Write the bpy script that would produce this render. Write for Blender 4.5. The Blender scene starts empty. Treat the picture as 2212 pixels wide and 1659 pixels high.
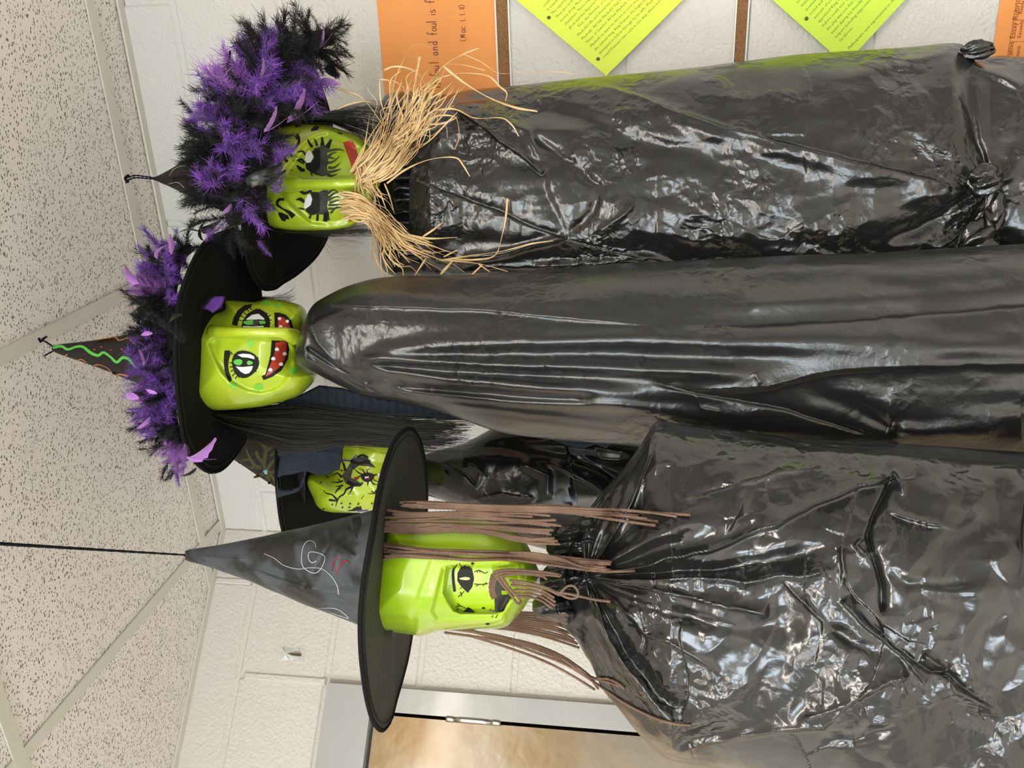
import bpy, bmesh, math, random
import numpy as np
from mathutils import Vector, Matrix, geometry
from mathutils.bvhtree import BVHTree
random.seed(7); RNG = np.random.RandomState(11)
SC = bpy.context.scene; COL = SC.collection
PI = math.pi
# ------------------------------------------------------------------ camera
F = 1825.5; PITCH, ROLL, YR = [math.radians(a) for a in (8.434, 1.291, 22.977)]
YL = math.radians(45) - YR
H = 1.5868
def ray(px, py):
    px = np.asarray(px, float); py = np.asarray(py, float)
    X = 829.5 - py; Y = px - 1106.
    cr, sr, c, s = math.cos(ROLL), math.sin(ROLL), math.cos(PITCH), math.sin(PITCH)
    x = X*cr + Y*sr; up = X*sr - Y*cr
    return np.stack([x + 0*up, F*c - up*s, F*s + up*c], -1)
def W(px, py, d):                                     # the point at distance d (metres, horizontal) seen at that direction
    v = ray(px, py); d = np.asarray(d, float)
    p = v * (d / v[..., 1])[..., None]; p[..., 2] += H
    return p
cam_d = bpy.data.cameras.new('camera'); cam = bpy.data.objects.new('camera', cam_d); COL.objects.link(cam)
cx = ray(1107, 829.5) - ray(1106, 829.5); cy = ray(1106, 828.5) - ray(1106, 829.5); cz = -ray(1106, 829.5)
M = Matrix.Identity(4)
for j, v in enumerate((cx, cy, cz)):
    v = v/np.linalg.norm(v)
    for i in range(3): M[i][j] = v[i]
M[2][3] = H
cam.matrix_world = M
cam_d.sensor_width = 36; cam_d.sensor_fit = 'HORIZONTAL'; cam_d.lens = F/2212*36; cam_d.clip_start = .01
SC.camera = cam
# ------------------------------------------------------------------ view, world, lights
SC.view_settings.view_transform = 'Standard'; SC.view_settings.look = 'None'
SC.view_settings.exposure = 0.32; SC.view_settings.gamma = 1; SC.view_settings.use_curve_mapping = False
world = bpy.data.worlds.new('world'); SC.world = world; world.use_nodes = True
world.node_tree.nodes['Background'].inputs[0].default_value = (.75, .85, 1, 1)
world.node_tree.nodes['Background'].inputs[1].default_value = .4
UR = np.array([math.cos(YR), -math.sin(YR), 0]); NR = -np.array([math.sin(YR), math.cos(YR), 0])   # along / out of the right wall
UL = np.array([-math.cos(YL), -math.sin(YL), 0]); NL = np.array([math.sin(YL), -math.cos(YL), 0])
CORN = np.array([-.3545, 1.866, 0]); ZC = H + .946
def room(u, w, z): return CORN + UR*u + NR*w + np.array([0, 0, z])
def area(name, u, w, z, su, sw, power, col, tilt=None):
    l = bpy.data.lights.new(name, 'AREA'); l.shape = 'RECTANGLE'; l.size = su; l.size_y = sw; l.energy = power; l.color = col
    o = bpy.data.objects.new(name, l); COL.objects.link(o); o.location = room(u, w, z)
    o.rotation_euler = (0, 0, -YR) if tilt is None else tilt
    return o
ADDED_LAMPS = [(1.55, 2.24), (.33, 2.85), (1.55, 4.68), (-.9, 3.9)]  # positions of the unseen troffers added to light the figures
for u, w in ADDED_LAMPS:
    area('added_troffer_light', u, w, ZC-.012, 1.1, .5, 23, (1, .93, .83))
# ------------------------------------------------------------------ materials
def mat(name, col, rough=.5, metal=0, coat=0, spec=.5, bump=None, var=None, sheen=0, emit=None):
    m = bpy.data.materials.new(name); m.use_nodes = True; n = m.node_tree.nodes; L = m.node_tree.links
    b = n['Principled BSDF']; b.inputs['Base Color'].default_value = (*col, 1); b.inputs['Roughness'].default_value = rough
    b.inputs['Metallic'].default_value = metal; b.inputs['Coat Weight'].default_value = coat; b.inputs['Coat Roughness'].default_value = .08
    b.inputs['Specular IOR Level'].default_value = spec
    if sheen: b.inputs['Sheen Weight'].default_value = sheen
    if emit: b.inputs['Emission Color'].default_value = (*emit[0], 1); b.inputs['Emission Strength'].default_value = emit[1]
    tc = n.new('ShaderNodeTexCoord')
    if var:                                           # var = (colour2, scale, lo, hi)
        t = n.new('ShaderNodeTexNoise'); t.inputs['Scale'].default_value = var[1]; t.inputs['Detail'].default_value = 5
        L.new(tc.outputs['Object'], t.inputs['Vector'])
        r = n.new('ShaderNodeMapRange'); r.inputs[1].default_value = var[2]; r.inputs[2].default_value = var[3]
        L.new(t.outputs['Fac'], r.inputs[0]); x = n.new('ShaderNodeMix'); x.data_type = 'RGBA'
        x.inputs[6].default_value = (*col, 1); x.inputs[7].default_value = (*var[0], 1)
        L.new(r.outputs[0], x.inputs[0]); L.new(x.outputs[2], b.inputs['Base Color'])
    if bump:                                          # bump = (scale, distance, detail)
        t = n.new('ShaderNodeTexNoise'); t.inputs['Scale'].default_value = bump[0]; t.inputs['Detail'].default_value = bump[2]
        L.new(tc.outputs['Object'], t.inputs['Vector'])
        k = n.new('ShaderNodeBump'); k.inputs['Distance'].default_value = bump[1]; k.inputs['Strength'].default_value = 1
        L.new(t.outputs['Fac'], k.inputs['Height']); L.new(k.outputs[0], b.inputs['Normal'])
    return m
M_wall = mat('painted_block', (.74, .72, .67), .42, bump=(150, .0034, 3))
M_wall2 = mat('painted_block_cream', (.78, .74, .66), .45, bump=(135, .0034, 3))
M_plain = mat('plain_wall', (.80, .78, .74), .6)
M_floor = mat('floor_tile', (.70, .66, .60), .35, var=((.62, .58, .52), 6, .4, .6))
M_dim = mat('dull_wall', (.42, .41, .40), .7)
M_tee = mat('ceiling_tee_paint', (.70, .68, .59), .4)
M_cork = mat('cork', (.33, .17, .065), .9, bump=(500, .0015, 4), var=((.16, .075, .03), 420, .45, .7))
M_white = mat('white_plastic', (.8, .8, .78), .35)
M_orange = mat('orange_paper', (.95, .37, .10), .7)
M_green = mat('yellow_green_paper', (.80, .97, .09), .7)
M_green2 = mat('lime_paper', (.66, .90, .08), .7)
M_ink = mat('maroon_ink', (.09, .006, .006), .6)
M_print = mat('dark_green_print', (.12, .20, .02), .7)
M_print2 = mat('brown_print', (.25, .05, .01), .7)
M_frame = mat('grey_gloss_paint', (.50, .50, .475), .22, coat=.3, bump=(35, .0008, 2))
M_steel = mat('brushed_steel', (.50, .46, .40), .28, 1)
M_dark = mat('dark_gap', (.01, .01, .01), .9)
M_felt = mat('black_felt', (.010, .010, .010), .95, spec=.12, bump=(900, .0006, 3))
M_satin = mat('black_satin', (.046, .055, .066), .5, spec=.5, var=((.007, .007, .007), 17, .44, .54), bump=(22, .006, 3), sheen=.1)
M_satin2 = mat('black_hat_cloth', (.018, .014, .012), .6, spec=.3, bump=(60, .002, 3))
M_olive = mat('olive_print', (.055, .055, .014), .8)
M_jug = mat('lime_plastic', (.48, .62, .026), .24, coat=.6, var=((.37, .51, .016), 9, .35, .7), bump=(20, .0015, 2))
M_jug4 = mat('bright_lime_plastic', (.37, .56, .010), .24, coat=.5, var=((.29, .47, .007), 8, .35, .7), bump=(16, .002, 2))
M_blk = mat('black_paint', (.010, .009, .009), .6, spec=.25)
M_gry = mat('smudged_grey_paint', (.040, .034, .033), .55, spec=.3, var=((.08, .085, .06), 60, .4, .7))
M_wht = mat('white_paint', (.85, .85, .85), .4)
M_red = mat('red_paint', (.48, .045, .02), .4, var=((.38, .03, .02), 80, .4, .6))
M_dred = mat('dark_red_paint', (.25, .01, .012), .4)
M_grn = mat('green_paint', (.10, .52, .06), .4)
M_spot = mat('soft_green_paint', (.18, .60, .05), .4)
M_purp = mat('purple_paint', (.05, .02, .30), .4)
M_orgp = mat('orange_glitter', (.5, .18, .04), .4)
M_chalk = mat('white_chalk', (.42, .42, .43), .8)
M_gem = mat('blue_gem', (.06, .45, .6), .1, coat=1)
M_slate = mat('slate_crepe', (.030, .038, .052), .9, spec=.2, bump=(260, .0015, 3))
M_yarn = mat('brown_yarn', (.235, .150, .108), .9, spec=.2, bump=(1500, .0006, 2), var=((.13, .08, .055), 30, .3, .7))
M_raf = mat('raffia', (.86, .62, .32), .5, var=((.62, .40, .17), 60, .35, .65))
M_hair = mat('black_hair', (.008, .007, .007), .28, spec=.6)
M_string = mat('black_yarn', (.006, .006, .010), .9, spec=.2)
M_fp = [mat('purple_feather_%d' % i, c, .75, sheen=.3) for i, c in enumerate([(.145, .033, .40), (.08, .015, .26), (.27, .085, .47)])]
M_fl = mat('lilac_feather', (.42, .17, .55), .4, sheen=.3)
M_fb = mat('black_feather', (.006, .006, .007), .7, sheen=.05)
M_fbg = mat('glossy_black_feather', (.008, .010, .011), .28)
M_ppl_felt = mat('purple_felt', (.07, .015, .17), .8)
# ceiling tile: fissures and pinholes as albedo specks plus relief
def tile_mat():
    m = bpy.data.materials.new('mineral_ceiling_tile'); m.use_nodes = True; n = m.node_tree.nodes; L = m.node_tree.links
    b = n['Principled BSDF']; b.inputs['Roughness'].default_value = .9
    g = n.new('ShaderNodeNewGeometry'); nz = n.new('ShaderNodeTexNoise'); nz.inputs['Scale'].default_value = 14; nz.inputs['Detail'].default_value = 1
    L.new(g.outputs['Position'], nz.inputs['Vector'])
    outs = []
    for (ang, sx, sy, thr, keep, seed) in ((.3, 95, 230, .21, .17, 0), (1.3, 100, 260, .20, .18, 3.3), (2.3, 105, 250, .20, .18, 7.1), (0, 190, 190, .15, .30, 11)):
        mp = n.new('ShaderNodeMapping'); mp.inputs['Rotation'].default_value = (0, 0, ang); mp.inputs['Scale'].default_value = (sx, sy, 0)
        mp.inputs['Location'].default_value = (seed, seed*1.7, 0)
        ad = n.new('ShaderNodeVectorMath'); ad.operation = 'MULTIPLY_ADD'; ad.inputs[1].default_value = (.03, .03, 0)
        L.new(nz.outputs['Color'], ad.inputs[0]); L.new(g.outputs['Position'], ad.inputs[2])
        L.new(ad.outputs[0], mp.inputs['Vector'])
        v = n.new('ShaderNodeTexVoronoi'); v.voronoi_dimensions = '2D'; v.inputs['Scale'].default_value = 1; L.new(mp.outputs[0], v.inputs['Vector'])
        r = n.new('ShaderNodeMapRange'); r.inputs[1].default_value = thr*.75; r.inputs[2].default_value = thr*1.2; r.inputs[3].default_value = 1; r.inputs[4].default_value = 0
        L.new(v.outputs['Distance'], r.inputs[0])
        sp = n.new('ShaderNodeSeparateColor'); L.new(v.outputs['Color'], sp.inputs[0])
        c = n.new('ShaderNodeMath'); c.operation = 'LESS_THAN'; c.inputs[1].default_value = keep; L.new(sp.outputs[0], c.inputs[0])
        x = n.new('ShaderNodeMath'); x.operation = 'MULTIPLY'; L.new(r.outputs[0], x.inputs[0]); L.new(c.outputs[0], x.inputs[1])
        outs.append(x.outputs[0])
    a = outs[0]
    for o in outs[1:]:
        x = n.new('ShaderNodeMath'); x.operation = 'MAXIMUM'; L.new(a, x.inputs[0]); L.new(o, x.inputs[1]); a = x.outputs[0]
    mx = n.new('ShaderNodeMix'); mx.data_type = 'RGBA'; mx.inputs[6].default_value = (.90, .84, .785, 1); mx.inputs[7].default_value = (.20, .16, .12, 1)
    L.new(a, mx.inputs[0]); L.new(mx.outputs[2], b.inputs['Base Color'])
    fine = n.new('ShaderNodeTexNoise'); fine.inputs['Scale'].default_value = 300; L.new(g.outputs['Position'], fine.inputs['Vector'])
    s = n.new('ShaderNodeMath'); s.operation = 'SUBTRACT'; L.new(fine.outputs['Fac'], s.inputs[0]); L.new(a, s.inputs[1])
    k = n.new('ShaderNodeBump'); k.inputs['Distance'].default_value = .0012; L.new(s.outputs[0], k.inputs['Height']); L.new(k.outputs[0], b.inputs['Normal'])
    return m
M_tile = tile_mat()
# black plastic film: clear gloss over black, crinkled relief that comes and goes in patches
def film_mat(name, k1, k2, rough=.2, base=.012, spec=.95):
    m = bpy.data.materials.new(name); m.use_nodes = True; n = m.node_tree.nodes; L = m.node_tree.links
    b = n['Principled BSDF']; b.inputs['Base Color'].default_value = (base, base, base*1.02, 1); b.inputs['Roughness'].default_value = rough
    b.inputs['Specular IOR Level'].default_value = spec
    g = n.new('ShaderNodeNewGeometry')
    w = n.new('ShaderNodeTexNoise'); w.inputs['Scale'].default_value = 22; w.inputs['Detail'].default_value = 2; L.new(g.outputs['Position'], w.inputs['Vector'])
    ad = n.new('ShaderNodeVectorMath'); ad.operation = 'MULTIPLY_ADD'; ad.inputs[1].default_value = (.035,)*3
    L.new(w.outputs['Color'], ad.inputs[0]); L.new(g.outputs['Position'], ad.inputs[2])
    v = n.new('ShaderNodeTexVoronoi'); v.inputs['Scale'].default_value = 46; L.new(ad.outputs[0], v.inputs['Vector'])
    v2 = n.new('ShaderNodeTexVoronoi'); v2.inputs['Scale'].default_value = 120; L.new(ad.outputs[0], v2.inputs['Vector'])
    nn = n.new('ShaderNodeTexNoise'); nn.inputs['Scale'].default_value = 9; nn.inputs['Detail'].default_value = 3; L.new(g.outputs['Position'], nn.inputs['Vector'])
    r = n.new('ShaderNodeMapRange'); r.inputs[1].default_value = .47; r.inputs[2].default_value = .66; L.new(nn.outputs['Fac'], r.inputs[0])
    r.inputs[3].default_value = .06
    h = n.new('ShaderNodeMath'); h.operation = 'MULTIPLY_ADD'; h.inputs[1].default_value = .35; L.new(v2.outputs['Distance'], h.inputs[0]); L.new(v.outputs['Distance'], h.inputs[2])
    hm = n.new('ShaderNodeMath'); hm.operation = 'MULTIPLY'; L.new(h.outputs[0], hm.inputs[0]); L.new(r.outputs[0], hm.inputs[1])
    k = n.new('ShaderNodeBump'); k.inputs['Distance'].default_value = k1; L.new(hm.outputs[0], k.inputs['Height'])
    fn = n.new('ShaderNodeTexNoise'); fn.inputs['Scale'].default_value = 260; fn.inputs['Detail'].default_value = 3; L.new(g.outputs['Position'], fn.inputs['Vector'])
    kk = n.new('ShaderNodeBump'); kk.inputs['Distance'].default_value = k2; L.new(fn.outputs['Fac'], kk.inputs['Height']); L.new(k.outputs[0], kk.inputs['Normal'])
    L.new(kk.outputs[0], b.inputs['Normal'])
    return m
M_film = film_mat('black_plastic_film', .0062, .0003, .25, .012)
M_film2 = film_mat('smooth_black_plastic_film', .0026, .0003, .30, .014)
M_film4 = film_mat('glossy_black_plastic_film', .0036, .00015, .2, .012)
M_film3 = film_mat('shaded_black_plastic_film', .0012, .0001, .24, .005, .4)  # occluded robe and collar: shade put into a darker, duller film
# ------------------------------------------------------------------ helpers
def setp(o, label=None, cat=None, group=None, kind=None):
    if label: o['label'] = label
    if cat: o['category'] = cat
    if group: o['group'] = group
    if kind: o['kind'] = kind
    return o
def empty(name, loc, label=None, cat=None, kind=None, group=None):
    o = bpy.data.objects.new(name, None); COL.objects.link(o); o.location = loc; o.empty_display_size = .05
    return setp(o, label, cat, group, kind)
def attach(o, parent):
    if parent is not None:
        o.parent = parent
        mw = Matrix.Identity(4); p = parent
        while p is not None:
            mw = Matrix.Translation(p.location) @ mw; p = p.parent
        o.matrix_parent_inverse = Matrix.Identity(4); o.location = mw.inverted().translation + o.location
def obj(name, verts, faces, mats, parent=None, smooth=True, mi=None, **kw):
    me = bpy.data.meshes.new(name)
    V = np.asarray(verts, float).reshape(-1, 3)
    org = np.zeros(3) if parent is not None else np.zeros(3)
    me.from_pydata(V.tolist() if len(V) < 200 else V.tolist(), [], faces if isinstance(faces, list) else faces.tolist())
    if not isinstance(mats, (list, tuple)): mats = [mats]
    for m in mats: me.materials.append(m)
    if mi is not None: me.polygons.foreach_set('material_index', np.asarray(mi, np.int32))
    if smooth: me.polygons.foreach_set('use_smooth', np.ones(len(me.polygons), bool))
    me.update()
    o = bpy.data.objects.new(name, me); COL.objects.link(o); attach(o, parent)
    return setp(o, **kw)
def box_vf(a, b):
    (x0, y0, z0), (x1, y1, z1) = a, b
    v = [(x0,y0,z0),(x1,y0,z0),(x1,y1,z0),(x0,y1,z0),(x0,y0,z1),(x1,y0,z1),(x1,y1,z1),(x0,y1,z1)]
    return np.array(v, float), [(0,3,2,1),(4,5,6,7),(0,1,5,4),(1,2,6,5),(2,3,7,6),(3,0,4,7)]
def frame_pts(P, O, U, N):                            # local (u, w out, z) -> world
    P = np.asarray(P, float).reshape(-1, 3)
    return O + P[:, :1]*U + P[:, 1:2]*N + P[:, 2:3]*np.array([0, 0, 1.])
def wbox(name, side, a, b, m, parent=None, bev=0, **kw):
    O, U, N = (CORN, UR, NR) if side == 'R' else (CORN, UL, NL)
    v, f = box_vf(a, b)
    if bev:
        (x0, y0, z0), (x1, y1, z1) = a, b
        v = np.array([(x0,y0,z0),(x1,y0,z0),(x1,y0,z1),(x0,y0,z1),(x0+bev,y1,z0+bev),(x1-bev,y1,z0+bev),(x1-bev,y1,z1-bev),(x0+bev,y1,z1-bev)])
        f = [(4,5,6,7),(0,1,5,4),(1,2,6,5),(2,3,7,6),(3,0,4,7),(3,2,1,0)]
    return obj(name, frame_pts(v, O, U, N), f, m, parent, smooth=False, **kw)
def cat_rom(P, n):                                    # smooth curve through points
    P = np.asarray(P, float)
    if len(P) < 3: 
        t = np.linspace(0, 1, n)[:, None]; return P[0]*(1-t) + P[-1]*t
    d = np.r_[0, np.cumsum(np.linalg.norm(np.diff(P[:, :2], axis=0), axis=1) + 1e-9)]
    T = np.vstack([[ (P[1]-P[0])/(d[1]-d[0]) ], (P[2:]-P[:-2])/(d[2:]-d[:-2])[:, None], [ (P[-1]-P[-2])/(d[-1]-d[-2]) ]])
    s = np.linspace(0, d[-1], n); i = np.clip(np.searchsorted(d, s, side='right')-1, 0, len(P)-2)
    h = (d[i+1]-d[i])[:, None]; u = ((s-d[i])[:, None])/h
    return (2*u**3-3*u**2+1)*P[i] + (u**3-2*u**2+u)*h*T[i] + (-2*u**3+3*u**2)*P[i+1] + (u**3-u**2)*h*T[i+1]
def tube_vf(C, r, n=6, twist=0, ply=0, flat=None, cap=True):
    C = np.asarray(C, float); N = len(C); r = np.broadcast_to(np.asarray(r, float), (N,))
    T = np.gradient(C, axis=0); T /= np.linalg.norm(T, axis=1)[:, None] + 1e-12
    ref = np.array([.05, 1., .08]); ref /= np.linalg.norm(ref)
    A = np.cross(T, ref); A /= np.linalg.norm(A, axis=1)[:, None] + 1e-9; B = np.cross(T, A)
    s = np.r_[0, np.cumsum(np.linalg.norm(np.diff(C, axis=0), axis=1))]
    th = np.arange(n)/n*2*PI
    TH = np.broadcast_to(th[None, :], (N, n))
    R = r[:, None]*(1 + (ply*np.cos(2*TH + s[:, None]*twist) if ply else 0))
    ca, sa = np.cos(TH)*R, np.sin(TH)*R*(flat if flat is not None else 1)
    if flat is not None and twist:
        q = (s*twist)[:, None]; ca, sa = ca*np.cos(q)-sa*np.sin(q), ca*np.sin(q)+sa*np.cos(q)
    V = C[:, None, :] + A[:, None, :]*ca[..., None] + B[:, None, :]*sa[..., None]
    i = np.arange(N-1)[:, None]*n; j = np.arange(n)[None, :]; j2 = (j+1) % n
    Fq = np.stack([i+j, i+j2, i+n+j2, i+n+j], -1).reshape(-1, 4).tolist()
    if cap: Fq += [list(range(n-1, -1, -1)), [ (N-1)*n+k for k in range(n)]]
    return V.reshape(-1, 3), Fq
class Bag:
    def __init__(s): s.v = []; s.f = []; s.m = []; s.n = 0
    def add(s, v, f, m=0):
        s.v.append(np.asarray(v)); s.f += [[k+s.n for k in q] for q in f]; s.m += [m]*len(f); s.n += len(v)
    def build(s, name, mats, parent=None, smooth=True, **kw):
        return obj(name, np.vstack(s.v), s.f, mats, parent, smooth, s.m, **kw)
# ---- numpy noise
def hash2(i, j, s):
    h = np.sin(i*127.1 + j*311.7 + s*74.7)*43758.5453; return h - np.floor(h)
def vnoise(x, y, s=0):
    i, j = np.floor(x), np.floor(y); fx, fy = x-i, y-j; fx = fx*fx*(3-2*fx); fy = fy*fy*(3-2*fy)
    return (hash2(i, j, s)*(1-fx)+hash2(i+1, j, s)*fx)*(1-fy) + (hash2(i, j+1, s)*(1-fx)+hash2(i+1, j+1, s)*fx)*fy
def fbm(x, y, s=0, o=3):
    return sum(vnoise(x*2**k, y*2**k, s+k)/2**k for k in range(o))/sum(1/2**k for k in range(o))
def worley(x, y, s=0):
    i, j = np.floor(x), np.floor(y); d = np.full(x.shape, 9.)
    for a in (-1, 0, 1):
        for b in (-1, 0, 1):
            cx_, cy_ = i+a+hash2(i+a, j+b, s), j+b+hash2(i+a, j+b, s+9)
            d = np.minimum(d, np.hypot(x-cx_, y-cy_))
    return d
def facets(x, y, s=0):                                # crumpled-sheet height: max of tilted planes per cell blended by distance
    i, j = np.floor(x), np.floor(y); best = np.full(x.shape, -9.)
    for a in (-1, 0, 1):
        for b in (-1, 0, 1):
            gi, gj = i+a, j+b
            cx_, cy_ = gi+hash2(gi, gj, s), gj+hash2(gi, gj, s+9)
            dx, dy = x-cx_, y-cy_
            h = hash2(gi, gj, s+3)*.6 + (hash2(gi, gj, s+5)-.5)*dx*1.4 + (hash2(gi, gj, s+6)-.5)*dy*1.4 - .75*np.hypot(dx, dy)
            best = np.maximum(best, h)
    return best
def ridged(x, y, s=0, o=2):                           # meandering sharp creases
    n_ = fbm(x, y, s, o); return (1-np.abs(2*n_-1)*2.2)
def seg_field(PX, PY, pts):
    pts = np.asarray(pts, float); best = np.full(PX.shape, 1e9); sd = np.zeros(PX.shape); ss = np.zeros(PX.shape)
    L = np.r_[0, np.cumsum(np.hypot(*np.diff(pts[:, :2], axis=0).T))]
    for k in range(len(pts)-1):
        a, b = pts[k, :2], pts[k+1, :2]; e = b-a; l2 = e@e + 1e-9
        u = np.clip(((PX-a[0])*e[0]+(PY-a[1])*e[1])/l2, 0, 1)
        dx, dy = PX-a[0]-u*e[0], PY-a[1]-u*e[1]; d = np.hypot(dx, dy)
        q = d < best; best = np.where(q, d, best); sd = np.where(q, np.sign(e[0]*dy-e[1]*dx)*d, sd)
        ss = np.where(q, (L[k]+u*(L[k+1]-L[k]))/L[-1], ss)
    return best, sd, ss
def creases(PX, PY, lst, wob=9, amp=1., tp=(.12, .12), wm=1.):
    h = np.zeros(PX.shape)
    wx = (fbm(PX/60, PY/60, 31, 2)-.5)*wob; wy = (fbm(PX/60, PY/60, 57, 2)-.5)*wob
    for c in lst:
        pts, w0, w1, a, kind = c[:5]; tap = c[5] if len(c) > 5 else tp; w0 *= wm; w1 *= wm
        d, sd, s = seg_field(PX+wx, PY+wy, pts)
        w = w0 + (w1-w0)*s
        t = np.clip(s/max(tap[0], 1e-3), 0, 1)*np.clip((1-s)/max(tap[1], 1e-3), 0, 1); t = t*t*(3-2*t)
        if kind == 'g': g = np.exp(-(d/w)**2)
        elif kind == 's': g = np.exp(-1.4*d/w)
        elif kind == 'l': g = np.where(sd > 0, np.exp(-sd/w), np.exp(sd/(w*.13)))     # folded lip: gentle on one side, steep on the other
        else: g = np.where(sd < 0, np.exp(sd/w), np.exp(-sd/(w*.13)))
        far = np.exp(-(np.maximum(0, np.where((s <= 0)|(s >= 1), d, 0))/(w*1.2))**2)
        h += a*.001*amp*g*t*far
    return h
def prof(x): return np.sqrt(np.maximum(0, 1-x*x))
def wrap(name, cols, d0, T, mats, parent=None, nfront=100, step=3., Tb=None, relief=None, px_end=None, pw=2.4, nb=14, cap=True, **kw):
    """a closed draped form: every cross-section is a flattened ring between its two side edges, relief pushed outwards on the front"""
    C = np.asarray(cols, float)
    xs = np.arange(C[0, 0], min(C[-1, 0], 2240)+step*.5, step)
    if C[-1, 0] > 2300: xs = np.r_[xs, np.linspace(2300, C[-1, 0], 30)]
    top = cat_rom(C[:, [0, 1]], 1400); bot = cat_rom(C[:, [0, 2]], 1400)
    top = np.interp(xs, top[:, 0], top[:, 1]); bot = np.interp(xs, bot[:, 0], bot[:, 1])
    dd = np.interp(xs, *zip(*d0)) if isinstance(d0, list) else np.full(len(xs), d0)
    TT = np.interp(xs, *zip(*T)) if isinstance(T, list) else np.full(len(xs), T)
    s = np.linspace(-1, 1, nfront); tf = .6*s + .4*np.sin(s*PI/2)
    tb = np.sin(np.linspace(1, -1, nb+2)[1:-1]*PI/2)
    mid, hw = (top+bot)/2, (bot-top)/2
    PXf = np.repeat(xs[:, None], nfront, 1); PYf = mid[:, None]+hw[:, None]*tf[None]
    base = (1-np.abs(tf)**pw)**(1/1.9)
    r = relief(PXf, PYf) if relief else 0
    edge = np.clip((1-np.abs(tf))*hw[:, None]/26, 0, 1)
    D = dd[:, None]-TT[:, None]*base[None] - r*edge
    front = W(PXf, PYf, D)
    PXb = np.repeat(xs[:, None], nb, 1); PYb = mid[:, None]+hw[:, None]*tb[None]
    Tbb = TT if Tb is None else np.full(len(xs), Tb)
    back = W(PXb, PYb, dd[:, None]+Tbb[:, None]*prof(tb)[None]*.9)
    n = nfront+nb
    V = np.concatenate([front, back], 1).reshape(-1, 3)
    i = np.arange(len(xs)-1)[:, None]*n; j = np.arange(n)[None]; j2 = (j+1) % n
    Fq = np.stack([i+j, i+j2, i+n+j2, i+n+j], -1).reshape(-1, 4).tolist()
    if cap: Fq += [list(range(n-1, -1, -1)), [(len(xs)-1)*n+k for k in range(n)]]
    return obj(name, V, Fq, mats, parent, **kw)
def fill(poly, step, rings=()):
    """triangulated polygon with interior points -> (N,2) points, triangles, boundary mask distance"""
    P = np.asarray(poly, float); out = []
    for k in range(len(P)):
        a, b = P[k], P[(k+1) % len(P)]; m = max(1, int(np.hypot(*(b-a))/step))
        for q in range(m): out.append(a+(b-a)*q/m)
    B = np.array(out); nbd = len(B)
    x0, y0 = B.min(0); x1, y1 = B.max(0)
    gx, gy = np.meshgrid(np.arange(x0+step/2, x1, step), np.arange(y0+step/2, y1, step*.87)); gx = gx + (np.arange(gx.shape[0])[:, None] % 2)*step*.5
    G = np.c_[gx.ravel(), gy.ravel()]
    if len(G):
        a, b = B, np.roll(B, -1, 0); ins = np.zeros(len(G), bool)
        for k in range(nbd):
            c1 = (a[k, 1] > G[:, 1]) != (b[k, 1] > G[:, 1])
            xx = (b[k, 0]-a[k, 0])*(G[:, 1]-a[k, 1])/(b[k, 1]-a[k, 1]+1e-12)+a[k, 0]
            ins ^= c1 & (G[:, 0] < xx)
        d, _, _ = seg_field(G[:, 0], G[:, 1], np.vstack([B, B[:1]]))
        G = G[ins & (d > max(step*.45, (max(rings)+step*.4) if rings else 0))]
        if rings:                                     # rows of points hugging the rim keep the rounded edge smooth
            T_ = np.roll(B, -1, 0)-np.roll(B, 1, 0); T_ /= np.hypot(*T_.T)[:, None]+1e-9; ar = np.sum(B[:, 0]*np.roll(B[:, 1], -1)-np.roll(B[:, 0], -1)*B[:, 1])
            Nn = np.c_[-T_[:, 1], T_[:, 0]]*(1 if ar > 0 else -1)
            for q in rings:
                Q = B+Nn*q; dq, _, _ = seg_field(Q[:, 0], Q[:, 1], np.vstack([B, B[:1]])); G = np.vstack([Q[dq > q*.8], G])
    allp = [Vector(p) for p in np.vstack([B, G])] if len(G) else [Vector(p) for p in B]
    vo, ed, fa, ov, oe, of = geometry.delaunay_2d_cdt(allp, [], [list(range(nbd))], 1, 1e-5)
    V2 = np.array([(v.x, v.y) for v in vo]); fa = [list(q) for q in fa if len(set(q)) > 2]
    isb = np.array([any(k < nbd for k in o) for o in ov])
    return V2, fa, isb, B
def inflate(name, poly, d0, Tf, Tb, R, step, mats, parent=None, relief=None, power=1., smooth_poly=True, dtilt=None, **kw):
    """a rounded solid from an outline: front and back bulge away from the rim"""
    P = np.asarray(poly, float)
    if smooth_poly:
        Q = np.vstack([P[-2:], P, P[:3]]); m = cat_rom(Q, (len(Q))*8)
        d = np.r_[0, np.cumsum(np.linalg.norm(np.diff(Q, axis=0), axis=1))]; s = np.linspace(0, d[-1], len(Q)*8)
        P = m[(s >= d[2]) & (s < d[2+len(poly)])]
    V2, fa, isb, B = fill(P, step, (.5, 1.4, 3.) if R > 40 else ())
    dist, _, _ = seg_field(V2[:, 0], V2[:, 1], np.vstack([B, B[:1]])); dist[isb] = 0
    p = prof(1-np.minimum(dist/R, 1))**power
    base = d0 + (dtilt(V2[:, 0], V2[:, 1]) if dtilt else 0)
    r = (relief(V2[:, 0], V2[:, 1]) if relief else 0)*np.clip(dist/(R*.25), 0, 1)
    Vf = W(V2[:, 0], V2[:, 1], base - Tf*p - r)
    # interior back vertices only
    idx = np.full(len(V2), -1); inn = np.where(~isb)[0]; idx[inn] = len(V2)+np.arange(len(inn)); idx[isb] = np.where(isb)[0]
    Vb = W(V2[inn, 0], V2[inn, 1], (base if np.isscalar(base) else base[inn]) + Tb*p[inn])
    fb = [[int(idx[k]) for k in q[::-1]] for q in fa]
    fb = [q for q, g in zip(fb, fa) if not all(isb[k] for k in g)]
    return obj(name, np.vstack([Vf, Vb]), fa+fb, mats, parent, **kw)
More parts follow.
